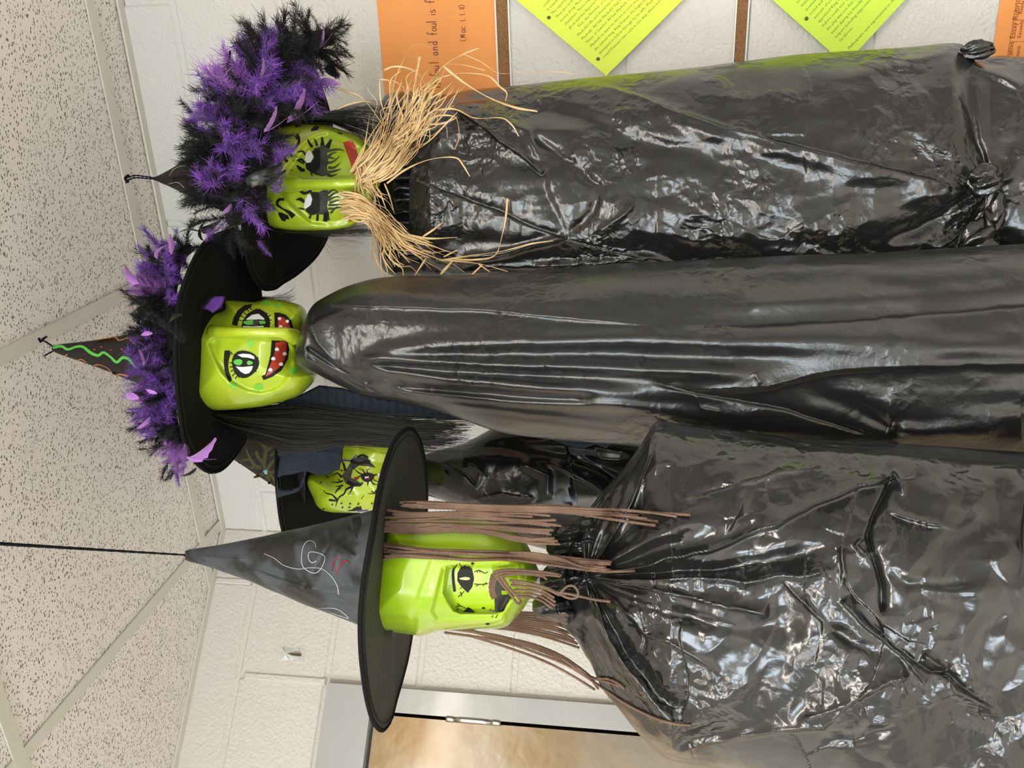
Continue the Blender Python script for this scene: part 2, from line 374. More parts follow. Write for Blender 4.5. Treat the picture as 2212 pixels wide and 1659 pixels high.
# ---- paint laid on a surface
CAMO = Vector((0, 0, H))
def world_tree(o):
    me = o.data; v = np.empty(len(me.vertices)*3); me.vertices.foreach_get('co', v); v = v.reshape(-1, 3)
    off = Vector((0, 0, 0)); p = o
    while p is not None: off += p.location; p = p.parent
    v = v + np.array(off)
    return BVHTree.FromPolygons(v.tolist(), [list(q.vertices) for q in me.polygons])
class Paint:
    def __init__(s, target, scale=1, ox=0, oy=0): s.t = world_tree(target); s.k = (scale, ox, oy); s.reset()
    def reset(s): s.bag = Bag(); s.mats = []; s.layer = 0
    def px(s, P): P = np.asarray(P, float); return np.c_[P[:, 0]/s.k[0]+s.k[1], P[:, 1]/s.k[0]+s.k[2]]
    def proj(s, P, off):
        out = []
        for q in P:
            d = Vector(ray(q[0], q[1])).normalized(); h = s.t.ray_cast(CAMO, d)
            if h[0] is None: out.append(None)
            else: out.append(np.array(h[0]-d*off))
        good = [k for k in out if k is not None]
        if not good: return None
        for k in range(len(out)):
            if out[k] is None:
                dd = float(np.mean([g[1] for g in good])); out[k] = W(P[k][0], P[k][1], dd)
        return np.array(out)
    def _m(s, m):
        if m not in s.mats: s.mats.append(m)
        return s.mats.index(m)
    def poly(s, P, m, off=.0007, raw=False):
        Q = s.px(P) if not raw else np.asarray(P, float); V2, fa, isb, B = fill(Q, 4.)
        V = s.proj(V2, off + s.layer*.0004)
        if V is not None: s.bag.add(V, fa, s._m(m))
        s.layer += 1; return s
    def ell(s, x, y, rx, ry, m, rot=0, n=18):
        t = np.arange(n)/n*2*PI; a, b = np.cos(t)*rx, np.sin(t)*ry; j = 1+.06*np.sin(3*t+x)
        return s.poly(np.c_[x+(a*math.cos(rot)-b*math.sin(rot))*j, y+(a*math.sin(rot)+b*math.cos(rot))*j], m)
    def stroke(s, P, w, m, off=.0009, curve=True, lift=True):
        Q = s.px(P); w = np.atleast_1d(np.asarray(w, float))/s.k[0]
        L = np.sum(np.hypot(*np.diff(Q, axis=0).T)); n = max(3, int(L/2.5))
        C = cat_rom(Q, n) if curve else np.c_[np.interp(np.linspace(0, 1, n), np.linspace(0, 1, len(Q)), Q[:, 0]), np.interp(np.linspace(0, 1, n), np.linspace(0, 1, len(Q)), Q[:, 1])]
        ww = np.interp(np.linspace(0, 1, n), np.linspace(0, 1, len(w)), w)/2 if len(w) > 1 else np.full(n, w[0]/2)
        T = np.gradient(C, axis=0); T /= np.hypot(*T.T)[:, None]+1e-9; Nn = np.c_[-T[:, 1], T[:, 0]]
        V2 = np.concatenate([C+Nn*ww[:, None], C, C-Nn*ww[:, None]]); V = s.proj(V2, off+s.layer*.00005)
        if V is None: return s
        f = [[k, k+1, n+k+1, n+k] for k in range(n-1)]+[[n+k, n+k+1, 2*n+k+1, 2*n+k] for k in range(n-1)]
        s.bag.add(V, f, s._m(m)); return s
    def done(s, name, parent, **kw):
        if s.bag.n: o = s.bag.build(name, s.mats, parent, smooth=True, **kw)
        else: o = None
        s.reset(); return o
# ================================================================== THE SETTING
CTR = CORN + UR*.4 + NR*2.4
# room outline (u, w): right wall, slanted left wall, and the sides behind the camera
c45 = math.sqrt(.5)
RP = [(3.2, 0), (0, 0), (-2.2, 2.2), (-2.2, 5.6), (3.2, 5.6)]
def wall_quad(name, a, b, m, hole=None, z1=ZC+.12):
    A, B = room(*a, 0), room(*b, 0); U = (B-A); Lw = np.linalg.norm(U); U = U/Lw
    Nn = np.array([-U[1], U[0], 0]); 
    if np.dot(Nn, CTR-A) < 0: Nn = -Nn
    bg = Bag(); xs = [0, Lw]; zs = [0, z1]
    rects = [(0, Lw, 0, z1)]
    if hole:
        h = sorted(hole); rects = []; x = 0
        for (x0, x1, z0, zz) in h:
            rects += [(x, x0, 0, z1), (x0, x1, 0, z0), (x0, x1, zz, z1)]; x = x1
        rects.append((x, Lw, 0, z1))
    for x0, x1, z0, zz in rects:
        v, f = box_vf((x0, -.12, z0), (x1, 0, zz)); bg.add(A + v[:, :1]*U + v[:, 1:2]*Nn + v[:, 2:3]*np.array([0, 0, 1.]), f)
    return bg.build(name, [m], smooth=False, kind='structure'), A, U, Nn
DO0, DO1, DTOP, FW = .372, 1.30, H+.537, .052          # door opening along the slanted wall
wall_R, *_ = wall_quad('wall_right', (0, 0), (3.2, 0), M_wall)
wall_L, *_ = wall_quad('wall_left', (0, 0), (-2.2, 2.2), M_wall2, hole=[(DO0-.02, DO1+.02, 0.0, DTOP+.02)])
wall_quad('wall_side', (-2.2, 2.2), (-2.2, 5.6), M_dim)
wb, WA, WU, WN = wall_quad('wall_back', (-2.2, 5.6), (3.2, 5.6), M_plain, hole=[(.7, 2.2, 1.0, 2.2), (3.0, 4.5, 1.0, 2.2)])
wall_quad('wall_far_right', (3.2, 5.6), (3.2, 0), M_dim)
v = np.array([room(u, w, 0) for u, w in RP]); vt = v.copy(); v[:, 2] -= .1; n5 = len(RP)
fl = [list(range(n5)), [n5+k for k in range(n5)][::-1]] + [[k, (k+1) % n5, n5+(k+1) % n5, n5+k] for k in range(n5)]
obj('floor', np.vstack([v, vt]), fl, M_floor, smooth=False, kind='structure')
v = np.array([room(u, w, ZC+.07) for u, w in RP]); vt = v.copy(); vt[:, 2] += .05
ceil = obj('ceiling', np.vstack([v, vt]), fl, M_plain, smooth=False, kind='structure')
for i, (x0, x1) in enumerate([(.7, 2.2), (3.0, 4.5)]):  # two unseen glowing windows, added for light and robe reflections
    def wq(name, a, b, m, parent=None, **kw):
        v, f = box_vf(a, b); return obj(name, WA + v[:, :1]*WU + v[:, 1:2]*WN + v[:, 2:3]*np.array([0, 0, 1.]), f, m, parent, smooth=False, **kw)
    wf = empty('added_window_%d' % (i+1), WA + WU*(x0+x1)/2 + np.array([0, 0, 1.0]), kind='structure')
    for a, b in (((x0, -.08, 1.0), (x0+.05, .02, 2.2)), ((x1-.05, -.08, 1.0), (x1, .02, 2.2)), ((x0, -.08, 1.0), (x1, .02, 1.05)), ((x0, -.08, 2.15), (x1, .02, 2.2)), (((x0+x1)/2-.025, -.07, 1.05), ((x0+x1)/2+.025, 0, 2.15))):
        wq('added_window_frame', a, b, M_white, wf)
    wq('added_window_pane', (x0+.04, -.1, 1.04), (x1-.04, -.09, 2.16), mat('added_glowing_pane_%d' % i, (.8, .9, 1), .5, emit=((.78, .90, 1.0), 9.5)), wf)
# concrete blocks, each one a piece of its wall
BH, BL, JW = .2032, .4064, .0095
def blocks(side, wall, zs, umax, m, phase, holes=()):
    k = 0
    z = .851-BH*9+0
    zrows = [(H+.851, ZC+.02)] + [(H+.851-BH*(q+1), H+.851-BH*q) for q in range(12)]
    for q, (z0, z1) in enumerate(zrows):
        z0 = max(z0, .0)
        if z1-z0 < .03: continue
        u = phase[q % 2]-BL
        while u < umax:
            a, b = max(u, 0.0), min(u+BL, umax); u += BL
            if b-a < .02: continue
            segs = [(a, b)]
            for (h0, h1, hz) in holes:
                if z0 < hz-.01:
                    segs = [s_ for x, y in segs for s_ in ((x, min(y, h0)), (max(x, h1), y)) if s_[1]-s_[0] > .02]
            for x, y in segs:
                wbox('block', side, (x+JW/2 if x > 0 else x, 0, z0+JW/2), (y-JW/2, .0035, z1-JW/2), m, wall, bev=.0035)
blocks('R', wall_R, None, 1.95, M_wall, (.314, .111))
blocks('L', wall_L, None, 1.6, M_wall2, (.12, .32), holes=((DO0-FW, DO1+FW, DTOP+.105),))
# door frame, door and hinge on the slanted wall
dr = empty('door_1', CORN+UL*(DO0+DO1)/2, kind='structure')
FT = DTOP+.105
wbox('door_frame', 'L', (DO0-FW, -.10, 0), (DO0, .018, DTOP), M_frame, dr, bev=.002, label='grey painted left jamb of the door frame')
wbox('door_frame', 'L', (DO1, -.10, 0), (DO1+FW, .018, DTOP), M_frame, dr, bev=.002)
wbox('door_frame', 'L', (DO0-FW, -.10, DTOP), (DO1+FW, .018, FT), M_frame, dr, bev=.002, label='grey painted head of the door frame')
M_door = mat('worn_metal_door', (.36, .30, .225), .3, .5, coat=.3, bump=(28, .0010, 3), var=((.31, .205, .10), 5.5, .42, .62))
wbox('door_panel', 'L', (DO0+.004, -.05, .01), (DO1-.004, .004, DTOP-.005), M_door, dr, bev=.001, label='brown brushed metal door panel')
wbox('door_gap', 'L', (DO0-.0005, -.1, 0), (DO0+.005, -.045, DTOP), M_dark, dr)
def uz(side, u, w, z):
    O, U, N = (CORN, UR, NR) if side == 'R' else (CORN, UL, NL)
    return O+U*u+N*w+np.array([0, 0, z])
for z0, z1 in ((.376, .3585), (.3575, .281), (.280, .262)):
    zz = np.linspace(z1, z0, 6); e = np.array([.0066, .0074, .0074, .0074, .0074, .0066])
    v, f = tube_vf([uz('L', DO0+.001, .013, H+t) for t in zz], e, 18)
    obj('hinge_knuckle', v, f, M_steel, dr, label='brushed steel hinge barrel')
wbox('wall_caulk', 'L', (.312, .003, H+.648), (.328, .0075, H+.835), M_wall2, wall_L, bev=.003)
wbox('wall_caulk', 'L', (.113, .003, H+.86), (.127, .0065, ZC), M_wall2, wall_L, bev=.003)
# ceiling grid
def clip(poly, a, b, c):                              # keep a*u+b*w+c >= 0
    out = []
    for k in range(len(poly)):
        p, q = poly[k], poly[(k+1) % len(poly)]; dp, dq = a*p[0]+b*p[1]+c, a*q[0]+b*q[1]+c
        if dp >= 0: out.append(p)
        if dp*dq < 0: t = dp/(dp-dq); out.append((p[0]+(q[0]-p[0])*t, p[1]+(q[1]-p[1])*t))
    return out
def in_room(p, e=0):
    for a, b, c in ((0, 1, -e), (c45, c45, -e), (1, 0, 2.2-e), (-1, 0, 3.2-e), (0, -1, 5.6-e)):
        p = clip(p, a, b, c)
        if len(p) < 3: return []
    return p
def prism(name, p, z0, z1, m, parent, inset=0, **kw):
    n = len(p); a = np.array([room(u, w, z0) for u, w in p]); b = np.array([room(u, w, z1) for u, w in p])
    return obj(name, np.vstack([a, b]), [list(range(n)), [n+k for k in range(n)][::-1]]+[[k, (k+1) % n, n+(k+1) % n, n+k] for k in range(n)], m, parent, smooth=False, **kw)
PU, PW, GS = .024, .104, .6045
M_added_lens = mat('added_lens_glow', (.9, .9, .88), .4, emit=((1, .93, .82), 3.0))
lampcells = []
for i in range(-5, 7):
    for j in range(-1, 10):
        r = [(PU+GS*i, PW+GS*j), (PU+GS*(i+1), PW+GS*j), (PU+GS*(i+1), PW+GS*(j+1)), (PU+GS*i, PW+GS*(j+1))]
        r = in_room(r, .001)
        if r: prism('ceiling_tile', r, ZC+.004+.0008*((i*3+j) % 3), ZC+.02, M_tile, ceil)
for i in range(-5, 7):
    r = in_room([(PU+GS*i-.012, -1), (PU+GS*i+.012, -1), (PU+GS*i+.012, 9), (PU+GS*i-.012, 9)])
    if r: prism('ceiling_tee', r, ZC+.0006, ZC+.0032, M_tee, ceil)
for j in range(0, 10):
    r = in_room([(-9, PW+GS*j-.012), (9, PW+GS*j-.012), (9, PW+GS*j+.012), (-9, PW+GS*j+.012)])
    if r: prism('ceiling_tee', r, ZC, ZC+.003, M_tee, ceil)
prism('wall_angle', [(0, 0), (3.2, 0), (3.2, .021), (.009, .021)], ZC-.001, ZC+.0035, M_tee, ceil)
wbox('wall_angle', 'R', (0, 0, ZC-.001), (3.2, .0015, ZC+.02), M_tee, ceil)
prism('wall_angle', [(0, 0), (.009, .021), (-2.2, 2.2+.03), (-2.2, 2.2)], ZC-.001, ZC+.0035, M_tee, ceil)
for u, w in ADDED_LAMPS:                                    # unseen ceiling lights, added behind the camera to light the scene
    t = empty('added_ceiling_light', room(u, w, ZC-.01), 'white framed ceiling troffer added out of view, %s' % {(1.55, 2.24): 'nearest the wall with the papers', (.33, 2.85): 'straight above the open floor in front of the figures', (1.55, 4.68): 'nearest the added back windows', (-.9, 3.9): 'nearest the side wall'}[(u, w)], 'light', group='added ceiling troffers')
    pf = [(u-.6, w-.29), (u+.6, w-.29), (u+.6, w+.29), (u-.6, w+.29)]
    prism('added_lamp_frame', pf, ZC-.006, ZC+.003, M_tee, t)
    prism('added_lamp_lens', [(u-.56, w-.26), (u+.56, w-.26), (u+.56, w+.26), (u-.56, w+.26)], ZC-.008, ZC-.006, M_added_lens, t)
# ---------------- things on the walls
def wallpt(px, py, w=0, side='R'):                    # where a sight line meets the wall (offset w)
    U, N = (UR, NR) if side == 'R' else (UL, NL)
    v_ = ray(px, py); O = CORN + N*w - np.array([0, 0, 0]); t = np.dot(O, N)/np.dot(v_, N); p = v_*t
    return np.dot(p-O, U), p[2]+H
for k, (z0, z1) in enumerate(((.2325, .2565), (-.169, -.1475))):
    r = empty('cork_rail', uz('R', .6, 0, H+z0), ('white-edged cork display rail just below the orange quotation poster', 'white-edged cork display rail between the two lime green essays')[k], 'display rail')
    wbox('cork_strip', 'R', (.02, .003, H+z0+.002), (1.95, .0085, H+z1-.002), M_cork, r)
    wbox('rail_edge', 'R', (.02, .003, H+z0-.001), (1.95, .0115, H+z0+.0022), M_white, r, bev=.0004)
    wbox('rail_edge', 'R', (.02, .003, H+z1-.0022), (1.95, .0115, H+z1+.001), M_white, r, bev=.0004)
def sheet(name, corners, mats, parent=None, w0=.006, curl=None, n=14, **kw):
    A, B, Cc, D = [np.array(c, float) for c in corners]   # (u,z): origin, along a, both, along b
    s, t = np.meshgrid(np.linspace(0, 1, n), np.linspace(0, 1, n), indexing='ij')
    P = A[None, None]*((1-s)*(1-t))[..., None] + B*(s*(1-t))[..., None] + Cc*(s*t)[..., None] + D*((1-s)*t)[..., None]
    wv = w0 + (curl(s, t) if curl else 0*s)
    bg = Bag(); idx = lambda i, j: i*n+j
    V = CORN + P[..., :1]*UR + wv[..., None]*NR + P[..., 1:2]*np.array([0, 0, 1.]); V2 = V - NR*.0002
    f = [[idx(i, j), idx(i+1, j), idx(i+1, j+1), idx(i, j+1)] for i in range(n-1) for j in range(n-1)]
    bg.add(V.reshape(-1, 3), f); bg.add(V2.reshape(-1, 3), [q[::-1] for q in f])
    return bg.build(name, mats, parent, **kw)
# orange quotation poster
PO_Z0, PO_Z1 = H+.2578, H+.467
post = empty('orange_poster', uz('R', 1.0, .006, PO_Z0), 'orange paper poster with handwritten lettering, on the wall just above the upper cork rail', 'poster')
sheet('poster_sheet', [(.86, PO_Z0), (1.20, PO_Z0), (1.20, PO_Z1), (.86, PO_Z1)], [M_orange], post, w0=.0050)
def wall_strokes(name, strokes, parent, m, w, wd, side='R'):
    bg = Bag(); U, N = (UR, NR)
    for S in strokes:
        C = cat_rom(S, max(4, len(S)*5)) if len(S) > 2 else np.array(S, float)
        T = np.gradient(C, axis=0); T /= np.hypot(*T.T)[:, None]+1e-9; Nn = np.c_[-T[:, 1], T[:, 0]]*wd/2
        Q = np.vstack([C+Nn, C-Nn]); n = len(C)
        bg.add(CORN + Q[:, :1]*U + N*w + Q[:, 1:2]*np.array([0, 0, 1.]), [[k, k+1, n+k+1, n+k] for k in range(n-1)])
    return bg.build(name, [m], parent, smooth=False)
GL = {'i': [[(.5, 1), (.5, 0)], [(.45, 1.55), (.55, 1.62)]], 's': [[(.85, .95), (.35, 1.05), (.15, .75), (.7, .45), (.8, .1), (.1, 0)]],
 'f': [[(.95, 1.95), (.7, 2.25), (.45, 1.8), (.42, .9), (.4, 0)], [(.05, 1.05), (.85, 1.12)]], 'o': [[(.6, 1), (.15, .75), (.15, .2), (.5, 0), (.85, .35), (.8, .85), (.5, 1)]],
 'u': [[(.1, 1), (.12, .25), (.45, 0), (.8, .3)], [(.82, 1), (.88, 0)]], 'l': [[(.5, 2.3), (.5, 0)]],
 'a': [[(.8, .95), (.35, 1), (.08, .5), (.35, 0), (.78, .35)], [(.82, 1), (.92, 0)]], 'n': [[(.12, 1), (.14, 0)], [(.14, .65), (.5, 1), (.8, .8), (.86, 0)]],
 'd': [[(.78, .9), (.35, 1), (.08, .5), (.35, 0), (.78, .3)], [(.82, 2.25), (.86, 0)]], '(': [[(.75, 1.7), (.3, 1.2), (.3, .4), (.75, -.2)]], ')': [[(.25, 1.7), (.7, 1.2), (.7, .4), (.25, -.2)]],
 'M': [[(.1, 0), (.2, 1.5), (.5, .5), (.85, 1.5), (.95, 0)]], 'c': [[(.85, .85), (.4, 1), (.12, .5), (.4, 0), (.85, .15)]], '.': [[(.3, .02), (.4, .1)]],
 'I': [[(.4, 1.5), (.42, 0), (.7, .02)]], '1': [[(.5, 1.5), (.5, 0)]]}
def hand(name, items, base, xh, wd, parent, m, w):
    S = []
    for ch, zy in items:                              # base: two (px, py) points giving the writing line
        (x0, y0), (x1, y1) = base; py = zy; px = x0+(x1-x0)*(py-y0)/(y1-y0)
        u, z = wallpt(px, py, w)
        for g in GL[ch]: S.append([(u+(a-.5)*xh*.78, z+b*xh) for a, b in g])
    wall_strokes(name, S, parent, m, w, wd)
hand('handwriting', [(c, y/6.9125) for c, y in (('i', 1300), ('s', 1250), ('f', 1120), ('o', 1070), ('u', 1005), ('l', 935), ('a', 800), ('n', 722), ('d', 645), ('f', 502), ('o', 437), ('u', 373), ('l', 325), ('i', 215), ('s', 165), ('f', 22), ('a', -45), ('i', -95), ('r', -150)) if c in GL],
     ((951, 188), (939, 4)), .0078, .0011, post, M_ink, .0056)
hand('handwriting', [(c, y/6.9125) for c, y in (('(', 598), ('M', 540), ('a', 465), ('c', 415), ('.', 380), ('I', 303), ('.', 262), ('I', 213), ('.', 170), ('1', 131), ('1', 114), (')', 88))],
     ((1006, 85), (1003, 12)), .0062, .0009, post, M_ink, .0056)
# lime essays hanging by a corner, text set along their lower edge direction
def essay(name, corner, e1, e2, off, m, mprint, lines, margin, b0, lead, size, holes, label, indent=()):
    O = np.array(corner, float); e1 = np.array(e1, float); e1 /= np.linalg.norm(e1); e2 = np.array([e1[1], -e1[0]])*1.0 if e2 is None else np.array(e2)/np.linalg.norm(e2)
    e = empty(name, uz('R', O[0], off, O[1]), label, 'paper')
    Wd, Ht = .216, .279
    cu = lambda s, t: .010*(1-t)*(1-s) + .004*np.sin(PI*s)
    sheet('paper_sheet', [O, O+e2*Wd, O+e2*Wd+e1*Ht, O+e1*Ht], [m], e, w0=off, curl=cu)
    bg = Bag()
    up = np.array([0, 0, 1.])
    for k, tx in enumerate(lines):
        if not tx: continue
        cv = bpy.data.curves.new('t', 'FONT'); cv.body = tx; cv.size = size; cv.resolution_u = 1; cv.fill_mode = 'FRONT'
        to = bpy.data.objects.new('t', cv); COL.objects.link(to)
        me = to.to_mesh(); 
        a = np.empty(len(me.vertices)*3); me.vertices.foreach_get('co', a); a = a.reshape(-1, 3); fs = [list(p.vertices) for p in me.polygons]
        to.to_mesh_clear(); bpy.data.objects.remove(to)
        aa = margin + (.012 if k in indent else 0) + a[:, 0]; bb = b0 + lead*(len(lines)-1-k) + a[:, 1]
        keep = aa < Wd-.012
        s, t = aa/Wd, bb/Ht; wv = off + cu(s, t) + .0004
        V = CORN + (O[0]+e2[0]*aa+e1[0]*bb)[:, None]*UR + wv[:, None]*NR + (O[1]+e2[1]*aa+e1[1]*bb)[:, None]*up
        fs = [q for q in fs if all(keep[i] for i in q)]
        if fs: bg.add(V, fs)
    if bg.n: bg.build('printed_text', [mprint], e, smooth=False)
    for b in holes:
        t = np.arange(14)/14*2*PI; aa = .0125+.0032*np.cos(t); bb = b+.0032*np.sin(t); wv = off+cu(aa/Wd, bb/Ht)+.0005
        V = CORN + (O[0]+e2[0]*aa+e1[0]*bb)[:, None]*UR + wv[:, None]*NR + (O[1]+e2[1]*aa+e1[1]*bb)[:, None]*up
        obj('punched_hole', V, [list(range(14))], mat('hole_shade', (.10, .14, .05), .9), e, smooth=False)
    return e
o1 = .016
def wp(px, py): u, z = wallpt(px, py, o1); return (u, z)
c0 = wp(1310, 163); ca = wp(1115, 0); cb = wp(1475, 0)
L1 = ['consider ambition the cause', 'It outside deaths and the king', 'The supernatural forces which', 'They also tricked him into thinking', 'moves along, Macbeth becomes more', 'characters. Three important supernatural', 'ghost and the Apparitions.',
      'First, the Witches, or the Three Weird', "Macbeth's life and drives him to commit evil acts", "Macbeth. 'All hail, Macbeth! Hail to thee, Thane of", 'Thane of Cawdor! All hail Macbeth, that shalt be King', 'Macbeth to want his throne as soon as possible. Because of this',
      'the current king, King Duncan. He began to back out on his plan', 'attempted to follow through by his wife. Macbeth did end up k', "round Duncan's two sons in one way, which led to Macbeth claiming the"]
essay('essay_sheet', c0, (ca[0]-c0[0], ca[1]-c0[1]), (cb[0]-c0[0], cb[1]-c0[1]), o1, M_green, M_print, L1, .020, .024, .0094, .0064, (.030, .138, .246),
      'yellow-green printed essay hanging cornerwise between the two cork rails', (7,))
c0 = wp(1822, 139); ca = wp(1668, 0); cb = wp(2035, 0); e1 = (ca[0]-c0[0], ca[1]-c0[1]); cb0 = wp(1928, 112)
c1 = c0
L2 = ['deaths and the king', 'words and ghosts', 'both, then he', 'William Shakespeare wrote', 'downturn listed profit of', 'round and. Written in the', 'account of a legitimate ruler is', 'appointed King of England, James V', 'before could ever own the earliest of man',
      'the play was not that renowned James VI), the', 'trader during his friendly treatment to the throne. T', 'helpers including supporters, soldiers and ghosts to push', 'his throne.', '', 'Shakespeare uses supernatural to change the way Macbeth came']
ex = wp(2035, 0); ey = wp(1930, 110)
essay('essay_sheet', c1, e1, (ex[0]-ey[0], ex[1]-ey[1]), o1, M_green2, M_print, L2, .020, .012, .0094, .0064, (.098, .206),
      'lime green printed essay hanging cornerwise below the lower cork rail')
rub = empty('orange_rubric', uz('R', 1.0, .006, H-.85), 'orange printed rubric sheet low on the wall beside the tied black robe', 'paper')
z1r = wallpt(2152, 50, .006)[1]
sheet('paper_sheet', [(.84, z1r-.28), (1.11, z1r-.285), (1.11, z1r+.001), (.84, z1r-.006)], [M_orange], rub, w0=.006)
def text_at(tx, px, py, size, ang, parent, m, w, name='printed_text'):
    cv = bpy.data.curves.new('t', 'FONT'); cv.body = tx; cv.size = size; cv.resolution_u = 2
    to = bpy.data.objects.new('t', cv); COL.objects.link(to); me = to.to_mesh()
    a = np.empty(len(me.vertices)*3); me.vertices.foreach_get('co', a); a = a.reshape(-1, 3); fs = [list(p.vertices) for p in me.polygons]
    to.to_mesh_clear(); bpy.data.objects.remove(to); u, z = wallpt(px, py, w)
    c, s = math.cos(ang), math.sin(ang); X = u + a[:, 0]*c - a[:, 1]*s; Z = z + a[:, 0]*s + a[:, 1]*c
    obj(name, CORN + X[:, None]*UR + w*NR + Z[:, None]*np.array([0, 0, 1.]), fs, m, parent, smooth=False)
text_at('Narrative Essay Rubric (12H)', 2181, 152, .0115, .02, rub, M_print2, .0068)
text_at('Criteria', 2199, 135, .008, .02, rub, M_print2, .0068)
text_at('Exceeds', 2205, 82, .008, .02, rub, M_print2, .0068)
text_at('Reads', 2208, 30, .008, .02, rub, M_print2, .0068)
u_, z_ = wallpt(2190, 60, .0068)
wall_strokes('table_line', [[(.84, z_-.001), (1.11, z_+.004)]], rub, M_print2, .0068, .0006)
for py in (44, 90): 
    u, z = wallpt(2190, py, .0068); wall_strokes('table_line', [[(u, z), (u, z-.12)]], rub, M_print2, .0068, .0006)
# adhesive wall hook on the cream wall
hk = empty('wall_hook', uz('L', .27, .004, H+.742), 'small white adhesive hook with a bent clip on the cream block wall', 'hook')
def wallprism(name, side, pts, w0, w1, m, parent, top=.8):
    c = np.mean(pts, 0); q = [(c[0]+(p[0]-c[0])*top, c[1]+(p[1]-c[1])*top) for p in pts]; n = len(pts)
    a = [uz(side, u, w0, z) for u, z in pts]+[uz(side, u, w1, z) for u, z in q]
    return obj(name, a, [list(range(n)), [n+k for k in range(n)][::-1]]+[[k, (k+1) % n, n+(k+1) % n, n+k] for k in range(n)], m, parent, smooth=False)
wallprism('clear_pad', 'L', [(.257, H+.706), (.282, H+.706), (.284, H+.728), (.255, H+.73)], .0037, .005, M_wall, hk, .95)
wallprism('hook_body', 'L', [(.256, H+.730), (.281, H+.728), (.283, H+.757), (.254, H+.759)], .004, .010, M_white, hk, .25)
wallprism('hook_clip', 'L', [(.267, H+.712), (.2725, H+.712), (.272, H+.732), (.268, H+.746), (.2665, H+.732)], .0075, .011, mat('clip_brass', (.16, .12, .06), .4, .5), hk, .9)
for S in ([(.268, .745), (.262, .752), (.257, .756)], [(.270, .745), (.276, .741), (.281, .735)]):
    v, f = tube_vf([uz('L', u, .0095, H+z) for u, z in S], .0007, 5); obj('hook_wire', v, f, M_steel, hk)
# ================================================================== THE FOUR WITCH FIGURES
def fig(px, py, d, label, name='witch_figure'):
    p = W(px, py, d); return empty(name, (p[0], p[1], 0), label, 'witch decoration', group='witch figures')
w1 = fig(1500, 380, 1.25, 'witch figure nearest the papers, raffia at her chin and a feather boa on her hat')
w2 = fig(1500, 760, 1.10, 'middle witch figure with a wide toothy red grin and a squiggle-painted black hat')
w3 = fig(1200, 1030, 1.45, 'half hidden rear witch figure with branching black face paint and slate crepe on her hat')
w4 = fig(1700, 1300, .92, 'nearest witch figure with long brown yarn hair, her pointed hat hung on a string')
def crumple(PX, PY, sc, s, warp=.6):
    x, y = PX/sc, PY/sc
    wx, wy = fbm(x*.7, y*.7, s+20, 2)*warp*2, fbm(x*.7+9, y*.7, s+40, 2)*warp*2
    return facets(x+wx, y+wy, s)
def blobm(PX, PY, pts):                               # mask: sum of soft spots (x, y, rx, ry, weight)
    m = 0
    for x, y, rx, ry, w in pts: m = m + w*np.exp(-((PX-x)/rx)**2-((PY-y)/ry)**2)
    return np.clip(m, 0, 1.3)
# ---------------- robe 1
R1 = [(884,318,515),(892,288,535),(905,262,552),(930,236,572),(960,212,590),(985,200,604),(1040,191,618),(1100,186,632),(1200,175,640),(1300,165,640),(1400,156,640),(1500,146,640),(1600,133,640),(1700,120,640),(1800,112,640),(1900,106,640),(1980,100,640),(2050,93,630),(2080,96,622),(2100,112,618),(2130,122,616),(2160,120,622),(2212,122,640),(2400,90,700),(2700,60,760),(3400,20,820),(4300,-20,860)]
C1 = [([(1250,172),(1330,192),(1430,225),(1560,275),(1700,310),(1860,355),(2060,402)],20,26,8,'l',(.15,.02)),
 ([(1440,250),(1560,300),(1700,330),(1860,375),(2020,405)],15,22,5,'g',(.1,.05)),
 ([(985,195),(1200,246),(1380,300),(1560,345),(1700,370)],26,22,-7,'g',(.02,.5)),
 ([(980,232),(1060,285),(1120,330),(1172,378)],16,8,9,'k',(.02,.02)),
 ([(985,210),(1090,255),(1140,285),(1160,330),(1175,372)],12,10,5,'g',(.05,.05)),
 ([(896,386),(1000,425),(1110,470),(1215,515),(1310,540),(1450,575)],12,10,-4,'k',(.02,.2)),
 ([(960,570),(1080,548),(1150,530),(1220,514)],11,7,6,'g',(.2,.02)),
 ([(960,600),(1080,580),(1220,575),(1440,556)],12,10,6,'g'),
 ([(1220,515),(1330,545),(1440,568),(1500,600)],9,9,4,'g',(.02,.2)),
 ([(1290,505),(1340,470),(1370,440)],10,10,5,'s'),([(1140,282),(1230,350),(1292,400),(1280,460),(1222,512)],10,10,-4,'g'),
 ([(1165,330),(1175,400),(1200,470),(1225,512)],12,12,-3,'g'),
 ([(2128,390),(2020,420),(1900,450),(1760,470)],10,40,5,'g',(.02,.6)),([(2128,400),(2020,470),(1900,530),(1780,575)],8,30,-7,'g',(.02,.5)),
 ([(2150,440),(2090,500),(2000,560),(1900,600)],8,22,6,'g',(.02,.5)),([(2150,470),(2110,540),(2060,590)],8,14,-6,'g',(.02,.4)),
 ([(2120,380),(2050,330),(1960,280),(1880,240)],8,30,4,'g',(.02,.6)),([(2130,370),(2110,300),(2090,220),(2080,110)],8,22,-8,'g',(.02,.1)),
 ([(2150,400),(2180,380),(2212,330)],8,20,5,'g',(.02,.1)),([(2060,100),(1950,140),(1800,160),(1600,180)],8,30,4,'g',(.02,.6)),
 ([(2100,140),(2160,160),(2212,190)],10,16,7,'g',(.02,.1)),([(1418,335),(1421,430),(1419,560)],3,3,1.6,'s'),([(1765,470),(1768,520),(1767,556)],3,3,1.6,'s')]
